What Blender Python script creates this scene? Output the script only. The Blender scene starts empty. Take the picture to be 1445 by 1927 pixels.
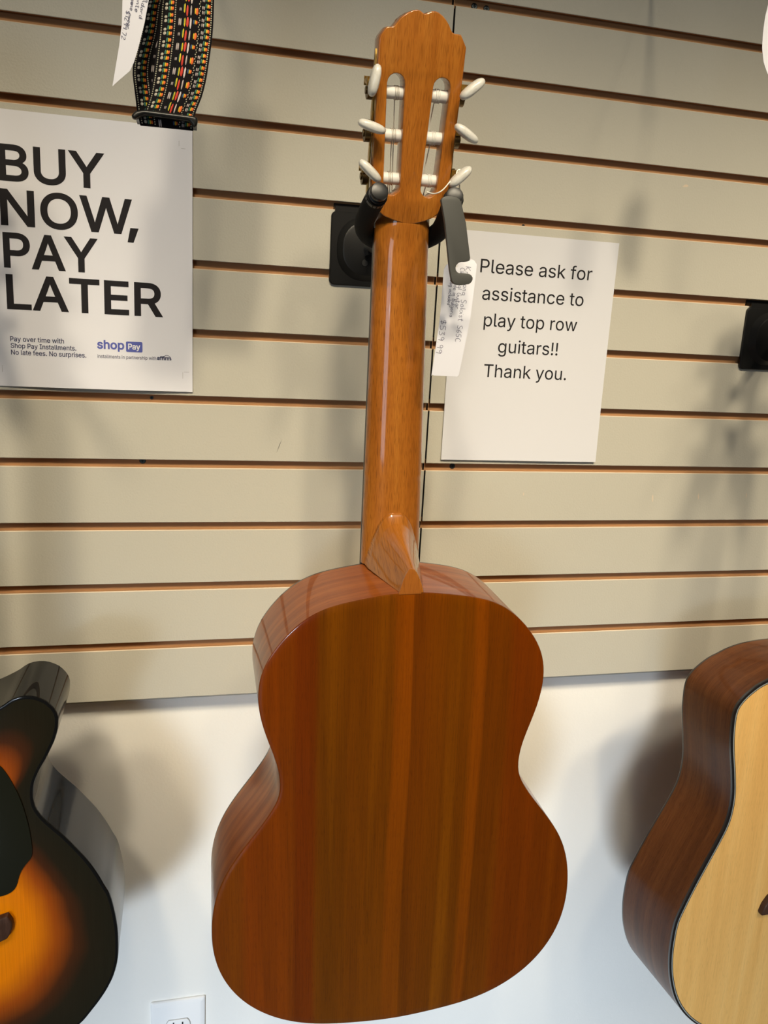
import bpy, bmesh, math, random
from mathutils import Vector, Matrix
from mathutils.geometry import delaunay_2d_cdt
random.seed(7)
sc = bpy.context.scene
COL = sc.collection
R = math.radians
H = 1.05                      # height of the lowest slat's top edge above the floor

# ---------------------------------------------------------------- camera
cam_d = bpy.data.cameras.new('camera'); cam = bpy.data.objects.new('camera', cam_d); COL.objects.link(cam)
right = Vector((0.9716806646280717, -0.230397513158414, 0.05247544109740618))
fwd = Vector((0.23629132799666297, 0.94573836729915, -0.2230366961884942))
upv = Vector((0.0017590626828885743, 0.22911993685300214, 0.9733966099360291))
cm = Matrix((right, upv, -fwd)).transposed().to_4x4()
cm.translation = (-0.29367259, -0.97221760, 0.40332855 + H)
cam.matrix_world = cm
cam_d.sensor_fit = 'HORIZONTAL'; cam_d.sensor_width = 36; cam_d.lens = 1514.695 * 36 / 1445
cam_d.clip_start = 0.01
sc.camera = cam

# ---------------------------------------------------------------- view, world, lamps
sc.view_settings.view_transform = 'Standard'
try: sc.view_settings.look = 'None'
except Exception: pass
sc.view_settings.gamma = 1; sc.view_settings.use_curve_mapping = False
sc.view_settings.exposure = 0.0
try:
    sc.cycles.use_denoising = True
    sc.cycles.max_bounces = 8
except Exception: pass
w = bpy.data.worlds.new('world'); sc.world = w; w.use_nodes = True
w.node_tree.nodes['Background'].inputs[0].default_value = (0.9, 0.95, 1.0, 1)
w.node_tree.nodes['Background'].inputs[1].default_value = 0.3

def aim(o, target):
    d = Vector(target) - o.location
    o.rotation_euler = d.to_track_quat('-Z', 'Y').to_euler()
def spot(x, y, z, tx, tz, watts, size, blend, col, rad=0.03):
    l = bpy.data.lights.new('ceiling_or_fill_spot', 'SPOT'); l.energy = watts; l.color = col
    l.spot_size = R(size); l.spot_blend = blend; l.shadow_soft_size = rad
    o = bpy.data.objects.new('ceiling_or_fill_spot', l); COL.objects.link(o); o.location = (x, y, z + H); aim(o, (tx, 0, tz + H)); return o
def area(x, y, z, tgt, sx, sy, watts, col):
    l = bpy.data.lights.new('window_or_fill_light', 'AREA'); l.shape = 'RECTANGLE'; l.size = sx; l.size_y = sy; l.energy = watts; l.color = col
    o = bpy.data.objects.new('window_or_fill_light', l); COL.objects.link(o); o.location = (x, y, z + H); aim(o, (tgt[0], tgt[1], tgt[2] + H)); return o
WARM = (1.0, 0.86, 0.63)
for i, (x, tx) in enumerate(((-1.65, -1.15), (-1.15, -0.72), (-0.70, -0.36), (-0.28, -0.05), (0.14, 0.24), (0.55, 0.52), (0.95, 0.85), (1.40, 1.20))):
    spot(x, -1.62 if i % 2 else -1.88, 1.75, tx, 0.11 + 0.021 * i, 100, 30, 1.0, WARM, 0.085)
spot(-1.7, -4.3, -0.05, 0.05, -0.86, 900, 23, 0.9, (0.74, 0.86, 1.0), 0.45)     # added cool spot, brightens the lower wall with a soft upper edge
area(-2.2, -4.3, 0.1, (-0.2, 0, -0.4), 1.2, 1.5, 22, (0.74, 0.87, 1.0))      # shop window, daylight
area(0.4, -2.2, 1.78, (0.4, -2.2, 0), 2.6, 1.6, 24, (1.0, 0.90, 0.74))       # unseen overhead panel added as warm fill

# ---------------------------------------------------------------- helpers
def tag(o, label=None, cat=None, group=None, kind=None):
    if label: o['label'] = label
    if cat: o['category'] = cat
    if group: o['group'] = group
    if kind: o['kind'] = kind
    return o
def empty(name, loc, rot=None):
    o = bpy.data.objects.new(name, None); COL.objects.link(o); o.empty_display_size = 0.05
    m = (rot.to_4x4() if rot else Matrix.Identity(4)); m.translation = loc; o.matrix_world = m
    return o
def mesh(name, verts, faces, mats, parent=None, uvs=None, fm=None, smooth=True, angle=35):
    me = bpy.data.meshes.new(name); me.from_pydata([tuple(v) for v in verts], [], [tuple(f) for f in faces]); 
    for m in (mats if isinstance(mats, (list, tuple)) else [mats]): me.materials.append(m)
    if uvs is not None:
        l = me.uv_layers.new(name='UVMap')
        for lp in me.loops: l.data[lp.index].uv = uvs[lp.vertex_index]
    if fm:
        for p, k in zip(me.polygons, fm): p.material_index = k
    me.validate(); me.update()
    if smooth:
        me.polygons.foreach_set('use_smooth', [True] * len(me.polygons))
        me.set_sharp_from_angle(angle=R(angle))
    o = bpy.data.objects.new(name, me); COL.objects.link(o)
    if parent: o.parent = parent
    return o
def fix(o):
    bm = bmesh.new(); bm.from_mesh(o.data); bmesh.ops.recalc_face_normals(bm, faces=bm.faces); bm.to_mesh(o.data); bm.free(); return o
def crom(pts, n, closed=True):
    """Catmull-Rom through the points, resampled to n points of even spacing."""
    out = []; N = len(pts); rng = range(N if closed else N - 1)
    g = (lambda i: pts[i % N]) if closed else (lambda i: pts[max(0, min(N - 1, i))])
    for i in rng:
        p0, p1, p2, p3 = [Vector(g(i + k)) for k in (-1, 0, 1, 2)]
        for k in range(12):
            t = k / 12
            out.append(0.5 * ((2 * p1) + (p2 - p0) * t + (2 * p0 - 5 * p1 + 4 * p2 - p3) * t * t + (3 * p1 - p0 - 3 * p2 + p3) * t ** 3))
    out.append(Vector(g(0)) if closed else Vector(pts[-1]))
    L = [0]
    for a, b in zip(out, out[1:]): L.append(L[-1] + (b - a).length)
    m = n if closed else n - 1; res = []; j = 0
    for i in range(n):
        s = L[-1] * i / m
        while j < len(L) - 2 and L[j + 1] < s: j += 1
        t = (s - L[j]) / max(1e-12, L[j + 1] - L[j]); res.append(out[j].lerp(out[j + 1], min(1, max(0, t))))
    return res
def tube(path, rad, n=12, caps=True):
    """Tube along 3-D points; rad is a number or one per point. Returns verts, faces."""
    path = [Vector(p) for p in path]; V = []; F = []; N = len(path)
    t0 = (path[1] - path[0]).normalized(); a = t0.orthogonal().normalized()
    for i, p in enumerate(path):
        t = (path[min(i + 1, N - 1)] - path[max(i - 1, 0)]).normalized()
        a = (a - t * a.dot(t)).normalized(); b = t.cross(a); r = rad[i] if isinstance(rad, (list, tuple)) else rad
        for k in range(n):
            c = 2 * math.pi * k / n; V.append(p + a * math.cos(c) * r + b * math.sin(c) * r)
    for i in range(N - 1):
        for k in range(n):
            k2 = (k + 1) % n; F.append((i * n + k, i * n + k2, (i + 1) * n + k2, (i + 1) * n + k))
    if caps: F.append(tuple(range(n))[::-1]); F.append(tuple((N - 1) * n + k for k in range(n)))
    return V, F
def join(*parts):
    V = []; F = []
    for v, f in parts:
        o = len(V); V += list(v); F += [tuple(i + o for i in q) for q in f]
    return V, F
def box(x0, x1, y0, y1, z0, z1):
    V = [(x, y, z) for x in (x0, x1) for y in (y0, y1) for z in (z0, z1)]
    return V, [(0, 1, 3, 2), (4, 6, 7, 5), (0, 4, 5, 1), (2, 3, 7, 6), (0, 2, 6, 4), (1, 5, 7, 3)]
def curve2d(splines, extrude=0.0, bevel=0.0, offset=0.0, res=2):
    """Filled flat curve -> verts (x, y, z), faces. splines: lists of (x, y)."""
    cu = bpy.data.curves.new('outline', 'CURVE'); cu.dimensions = '2D'; cu.fill_mode = 'BOTH'
    K = 100.0                    # filled at a larger scale: tiny outlines lose faces
    cu.extrude = extrude * K; cu.bevel_depth = bevel * K; cu.bevel_resolution = res; cu.offset = offset * K; cu.resolution_u = 5
    for s in splines:
        if True:
            b = cu.splines.new('POLY'); b.points.add(len(s) - 1); b.use_cyclic_u = True
            for q, p in zip(s, b.points): p.co = (q[0] * K, q[1] * K, 0, 1)
    o = bpy.data.objects.new('outline', cu); COL.objects.link(o)
    dg = bpy.context.evaluated_depsgraph_get(); me = bpy.data.meshes.new_from_object(o.evaluated_get(dg))
    V = [tuple(v.co / K) for v in me.vertices]; F = [tuple(p.vertices) for p in me.polygons]
    bpy.data.objects.remove(o); bpy.data.curves.remove(cu); bpy.data.meshes.remove(me)
    return V, F
def slab(name, outlines, y0, y1, bevel, mat, parent=None, warp=None, angle=35):
    """Plate with the given outlines in x-z (first outer, the rest holes), between y0 and y1."""
    h = abs(y1 - y0) / 2
    V, F = curve2d(outlines, max(1e-5, h - bevel), bevel, -bevel if bevel else 0)
    V = [Vector((x, (y0 + y1) / 2 - z, y)) for x, y, z in V]
    if warp: V = [warp(v) for v in V]
    o = mesh(name, V, F, mat, parent, [(v.x, v.z) for v in V], smooth=False)
    bm = bmesh.new(); bm.from_mesh(o.data); bmesh.ops.remove_doubles(bm, verts=bm.verts, dist=1e-6); bmesh.ops.recalc_face_normals(bm, faces=bm.faces); bm.to_mesh(o.data); bm.free()
    o.data.polygons.foreach_set('use_smooth', [True] * len(o.data.polygons)); o.data.set_sharp_from_angle(angle=R(angle))
    return o
def rrect(x0, x1, z0, z1, r, n=6):
    out = []
    for cx, cz, a in ((x1 - r, z1 - r, 0), (x0 + r, z1 - r, 90), (x0 + r, z0 + r, 180), (x1 - r, z0 + r, 270)):
        for k in range(n + 1):
            t = R(a + 90 * k / n); out.append((cx + r * math.cos(t), cz + r * math.sin(t)))
    return out
def copy_tree(o, parent=None):
    c = o.copy(); COL.objects.link(c)
    if parent: c.parent = parent
    for ch in list(o.children): copy_tree(ch, c)
    return c

# ---------------------------------------------------------------- materials
def mat(name, col=(.8, .8, .8), rough=.5, metal=0, coat=0, spec=.5, coat_rough=.03):
    m = bpy.data.materials.new(name); m.use_nodes = True; b = m.node_tree.nodes['Principled BSDF']
    b.inputs['Base Color'].default_value = (*col, 1); b.inputs['Roughness'].default_value = rough; b.inputs['Metallic'].default_value = metal
    b.inputs['Coat Weight'].default_value = coat; b.inputs['Coat Roughness'].default_value = coat_rough
    b.inputs['Specular IOR Level'].default_value = spec
    return m
class NT:
    def __init__(s, m): s.n = m.node_tree.nodes; s.l = m.node_tree.links; s.b = s.n['Principled BSDF']
    def new(s, t, **k):
        q = s.n.new(t)
        for a, v in k.items(): setattr(q, a, v)
        return q
    def coords(s, kind, scale):
        t = s.new('ShaderNodeTexCoord'); m = s.new('ShaderNodeMapping'); m.inputs['Scale'].default_value = scale
        s.l.new(t.outputs[kind], m.inputs[0]); return m.outputs[0]
    def noise(s, vec, scale=1, detail=3, rough=.5, dist=0):
        q = s.new('ShaderNodeTexNoise'); s.l.new(vec, q.inputs['Vector']); q.inputs['Scale'].default_value = scale
        q.inputs['Detail'].default_value = detail; q.inputs['Roughness'].default_value = rough; q.inputs['Distortion'].default_value = dist
        return q.outputs['Fac']
    def ramp(s, fac, stops):
        q = s.new('ShaderNodeValToRGB'); s.l.new(fac, q.inputs[0]); e = q.color_ramp.elements
        while len(e) < len(stops): e.new(.5)
        for el, (p, c) in zip(e, stops): el.position = p; el.color = (*c, 1)
        return q.outputs[0]
    def mix(s, fac, a, b, mode='MIX'):
        q = s.new('ShaderNodeMix', data_type='RGBA', blend_type=mode)
        if isinstance(fac, float): q.inputs[0].default_value = fac
        else: s.l.new(fac, q.inputs[0])
        for v, i in ((a, 6), (b, 7)):
            if isinstance(v, tuple): q.inputs[i].default_value = (*v, 1)
            else: s.l.new(v, q.inputs[i])
        return q.outputs[2]
    def bump(s, fac, strength, dist):
        q = s.new('ShaderNodeBump'); q.inputs['Strength'].default_value = strength; q.inputs['Distance'].default_value = dist
        s.l.new(fac, q.inputs['Height']); s.l.new(q.outputs[0], s.b.inputs['Normal'])
    def base(s, c): s.l.new(c, s.b.inputs['Base Color'])
def wood(name, tones, across, along, fleck=.25, rough=.35, coat=1.0, coat_rough=.03, tint=None, spec=.5):
    """Lacquered wood; the grain runs along UV v. tones: ramp stops; across/along: noise frequencies per metre."""
    m = mat(name, rough=rough, coat=coat, coat_rough=coat_rough, spec=.12); t = NT(m)
    band = t.noise(t.coords('UV', (across, along, 1)), 1, 2.5, .55, .3)
    c = t.ramp(band, tones)
    fine = t.noise(t.coords('UV', (across * 26, along * 14, 1)), 1, 2, .6)
    c = t.mix(fleck, c, t.ramp(fine, [(.30, (.35, .28, .22)), (.55, (1, 1, 1)), (.8, (1.0, 1.0, 1.0))]), 'MULTIPLY')
    pore = t.noise(t.coords('UV', (1500, 90, 1)), 1, 1, .5)
    c = t.mix(fleck * .8, c, t.ramp(pore, [(.32, (.25, .2, .15)), (.42, (1, 1, 1))]), 'MULTIPLY')
    if tint:                     # broad heartwood bands across the board: x in metres -> multiplier
        sep = t.new('ShaderNodeSeparateXYZ'); t.l.new(t.coords('UV', (1, 1, 1)), sep.inputs[0]); mr = t.new('ShaderNodeMapRange')
        wob = t.noise(t.coords('UV', (3, 2.5, 1)), 1, 2); ma = t.new('ShaderNodeMath', operation='MULTIPLY_ADD'); ma.inputs[1].default_value = .012; t.l.new(wob, ma.inputs[0]); t.l.new(sep.outputs[0], ma.inputs[2])
        mr.inputs[1].default_value = -.194; mr.inputs[2].default_value = .206; t.l.new(ma.outputs[0], mr.inputs[0])
        c = t.mix(1.0, c, t.ramp(mr.outputs[0], [((x + .2) / .4, k) for x, k in tint]), 'MULTIPLY')
    t.base(c); return m
def painted(name, col, var, bump_d, rough=.55, bscale=420):
    m = mat(name, col, rough); t = NT(m)
    t.base(t.mix(t.noise(t.coords('Object', (1, 1, 1)), 6, 3), tuple(c * (1 - var) for c in col), tuple(min(1, c * (1 + var)) for c in col)))
    t.bump(t.noise(t.coords('Object', (1, 1, 1)), bscale, 3), .35, bump_d); return m
M_SLAT = painted('greige_slat_paint', (.51, .485, .405), .03, .0009, .5)
M_PLASTER = painted('off_white_wall_paint', (.84, .82, .765), .02, .0007, .5, 300)
M_MDF = mat('raw_fibreboard', (.36, .185, .085), .8); _t = NT(M_MDF)
_t.base(_t.mix(_t.noise(_t.coords('Object', (12, 60, 300)), 1, 3), (.36, .180, .072), (.50, .27, .118)))
M_LIP = mat('cut_slat_edge', (.66, .54, .40), .6)
M_DARK = mat('seam_shade_and_scratch', (.02, .017, .015), .9)  # near-black for the seam's painted shade and the scratch
M_BACK = wood('lacquered_cedar_brown_back', [(.26, (.175, .036, .0008)), (.42, (.235, .052, .0004)), (.55, (.195, .044, .0003)), (.74, (.285, .070, .0008))], 34, .9, .30, .30, .5, tint=[(-.19, (.80, .74, .6)), (-.16, (.80, .82, .6)), (-.150, (.88, .72, .6)), (-.108, (.86, .74, .6)), (-.103, (.66, .50, .4)), (-.088, (.66, .51, .4)), (-.083, (.66, .76, .5)), (-.040, (.66, .74, .5)), (-.036, (.74, .82, .5)), (-.016, (.72, .80, .5)), (-.012, (.96, .96, .6)), (.003, (.98, .98, .6)), (.0045, (.62, .62, .4)), (.016, (.70, .72, .5)), (.040, (.74, .80, .5)), (.062, (.70, .76, .5)), (.067, (.92, .92, .6)), (.075, (.92, .90, .6)), (.078, (.68, .68, .5)), (.098, (.72, .70, .5)), (.106, (.78, .62, .5)), (.19, (.78, .66, .5))])
M_SIDE = wood('lacquered_red_brown_side', [(.3, (.20, .045, .008)), (.5, (.28, .070, .012)), (.7, (.36, .100, .019))], 90, 3, .30, .3, .45)
M_NECK = wood('lacquered_honey_brown_neck', [(.3, (.30, .092, .010)), (.5, (.375, .125, .015)), (.7, (.43, .158, .022))], 60, 4, .5, .35, .9, .06)
M_HEEL = wood('lacquered_heel_cap', [(.3, (.30, .09, .012)), (.7, (.40, .13, .02))], 60, 4, .3, .3)
M_SPRUCE = wood('spruce_top', [(.3, (.84, .46, .135)), (.5, (.90, .51, .155)), (.7, (.94, .56, .185))], 55, 1.6, .18, .4, .4, .12)
M_MAHOG = wood('dark_mahogany_side', [(.3, (.085, .025, .007)), (.5, (.13, .040, .010)), (.7, (.18, .060, .016))], 70, 2.5, .45, .35, .22, .06)
M_BLACKLAC = mat('black_lacquer', (.006, .006, .006), .25, 0, .42, .04, .02)
M_EBONY = mat('dark_fingerboard', (.025, .017, .013), .45)
M_ROSE = wood('rosewood_bridge', [(.3, (.045, .022, .014)), (.7, (.085, .042, .028))], 160, 10, .4, .5, .1)
M_BIND = mat('black_binding', (.012, .010, .010), .3, 0, .6)
M_PURF = mat('grey_purfling', (.34, .36, .33), .45)
M_PLASTIC = mat('black_plastic', (.009, .009, .009), .33, 0, 0, .3)
M_FOAM = mat('black_foam', (.008, .008, .008), .85, 0, 0, .12); _t = NT(M_FOAM); _t.bump(_t.noise(_t.coords('Object', (1, 1, 1)), 900, 2), .5, .0006)
M_STEEL = mat('dark_grey_coated_steel', (.070, .070, .064), .45, .2)
M_PEARL = mat('pearl_plastic', (.80, .78, .70), .28, 0, .5); _t = NT(M_PEARL)
_t.base(_t.mix(_t.noise(_t.coords('Object', (1, 1, 1)), 160, 3, .5, 1.5), (.55, .53, .46), (.74, .73, .69)))
M_GOLD = mat('aged_gold', (.52, .34, .10), .3, 1.0)
M_BRONZE = mat('dark_bronze', (.16, .11, .05), .35, 1.0)
M_IVORY = mat('ivory_roller', (.70, .68, .63), .4)
M_NYLON = mat('clear_nylon', (.72, .70, .64), .3)
M_WOUND = mat('wound_string', (.55, .50, .42), .4, .5)
M_PAPER = painted('white_paper', (.675, .675, .705), .012, .0003, .6, 60)
M_PAPER2 = painted('glossy_print_paper', (.78, .78, .83), .02, .0004, .42, 40)
M_TAG = mat('white_card', (.74, .74, .80), .6)
M_INK = mat('black_print', (.018, .016, .018), .6, 0, 0, .12)
M_INDIGO = mat('indigo_print', (.085, .105, .40), .5)
M_NAVY = mat('navy_print', (.035, .04, .10), .5)
M_WHITEINK = mat('white_print', (.85, .85, .85), .5)
M_GREYINK = mat('grey_print', (.35, .34, .33), .6)
M_PEN = mat('blue_black_pen', (.10, .10, .16), .6)
M_THREAD = mat('white_thread', (.85, .82, .72), .8)
M_SCREW = mat('dark_zinc_screw', (.06, .075, .08), .4, .8)
M_OUTLET = mat('white_outlet_plastic', (.84, .84, .83), .35)
M_IVEDGE = mat('ivory_plate_edge', (.72, .64, .48), .5)
M_HOLE = mat('socket_hole', (.01, .01, .01), .8)

# ---------------------------------------------------------------- room
def struct(name, vf, m, **k): return tag(mesh(name, vf[0], vf[1], m, smooth=False, **k), kind='structure')
XR, YF, ZC = 3.0, -4.6, 1.95 + H
M_FLOOR = painted('grey_floor', (.14, .13, .12), .06, .0005, .35, 30)
M_ROOM = painted('shop_wall_paint', (.13, .12, .105), .03, .0005, .6, 200)
M_CEIL = mat('ceiling_white', (.55, .54, .51), .8)
struct('floor', box(-XR, XR, YF, .12, -.1, 0), M_FLOOR)
struct('ceiling', box(-XR, XR, YF, .12, ZC, ZC + .1), M_CEIL)
struct('wall_back', box(-XR, XR, .032, .12, 0, ZC), M_PLASTER)
struct('wall_left', box(-XR - .1, -XR, YF, .12, 0, ZC), M_ROOM)
struct('wall_right', box(XR, XR + .1, YF, .12, 0, ZC), M_ROOM)
struct('wall_front', box(-XR, XR, YF - .1, YF, 0, ZC), M_ROOM)

S = .0762; OP = .0091; BK = .032      # slat pitch, groove opening, how far the panels stand off the wall
def slat_panel(name, xa, xb, marks=()):
    prof = [(BK, -S + OP - .0042), (.0060, -S + OP - .0042), (.0060, -S + OP), (.0006, -S + OP), (0, -S + OP + .0006)]; ids = [0, 0, 0, 0]      # y, z ; material of the edge to the next point
    for k in range(0, 17):
        z = k * S
        prof += [(0, z - .0009), (.0009, z), (.0045, z), (.0045, z - .0015), (.0088, z - .0015), (.0088, z + OP + .005), (.0035, z + OP + .005), (.0035, z + OP), (.0005, z + OP), (0, z + OP + .0005)]
        ids += [0, 2, 1, 1, 1, 1, 1, 1, 1, 0]
    prof.append((0, 17 * S - OP)); ids.append(0); prof.append((BK, 17 * S - OP)); ids.append(0)
    V = [(x, y, z + H) for x in (xa, xb) for y, z in prof]; n = len(prof)
    F = [(i, i + 1, n + i + 1, n + i) for i in range(n - 1)]; fm = list(ids)
    F.append((n - 1, 0, n, 2 * n - 1)); fm.append(1)
    F.append(tuple(range(n))); fm.append(3); F.append(tuple(range(n, 2 * n))[::-1]); fm.append(3)  # cut ends coloured dark: shade of the seam painted in
    for (mx, mz, mw, mh, mi, ma) in marks:                 # chips and scratches in the paint
        o = len(V); q = 9
        for a in range(q):
            t = 2 * math.pi * a / q; rr = random.uniform(.6, 1.1); px = mw * math.cos(t) * rr; pz = mh * math.sin(t) * rr
            V.append((mx + px * math.cos(ma) - pz * math.sin(ma), -.00015, mz + H + px * math.sin(ma) + pz * math.cos(ma)))
        F.append(tuple(range(o, o + q))); fm.append(mi)
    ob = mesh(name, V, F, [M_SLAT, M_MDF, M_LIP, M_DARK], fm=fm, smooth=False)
    return tag(ob, kind='structure')
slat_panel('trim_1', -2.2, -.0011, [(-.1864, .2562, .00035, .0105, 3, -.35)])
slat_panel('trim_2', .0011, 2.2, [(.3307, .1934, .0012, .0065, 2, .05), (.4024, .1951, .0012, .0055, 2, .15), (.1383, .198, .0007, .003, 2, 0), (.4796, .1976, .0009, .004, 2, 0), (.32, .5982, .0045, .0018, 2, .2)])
for i, (sx, sz) in enumerate(((-.346, .2350), (.0392, .2330), (-.3349, .3095), (.0257, .7668), (.0405, .7662), (.1087, .5345))):
    big = 1.0 if i in (0, 1, 3, 4) else .55
    V, F = tube([(0, .0, 0), (0, -.0035, 0), (0, -.0045, 0)], [.0038 * big, .0038 * big, .0030 * big], 14)
    r = empty('wall_screw', (sx, .0122, sz + H))
    mesh('screw_head', V, F, M_SCREW, r)
    V, F = join(box(-.0018 * big, .0018 * big, -.0049, -.0040, -.0004, .0004), box(-.0004, .0004, -.0049, -.0040, -.0018 * big, .0018 * big))
    mesh('cross_recess', V, F, M_HOLE, r, smooth=False)
    tag(r, ['dark screw in the groove below the left end of the payment poster', 'dark screw in the groove just below the assistance sign',
            'tiny dark screw in the groove right under the payment poster', 'left dark screw of the pair at the top groove beside the headstock',
            'right dark screw of the pair at the top groove beside the headstock', 'tiny dark screw in the groove above the assistance sign'][i], 'screw', 'screws in the slat grooves')

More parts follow.
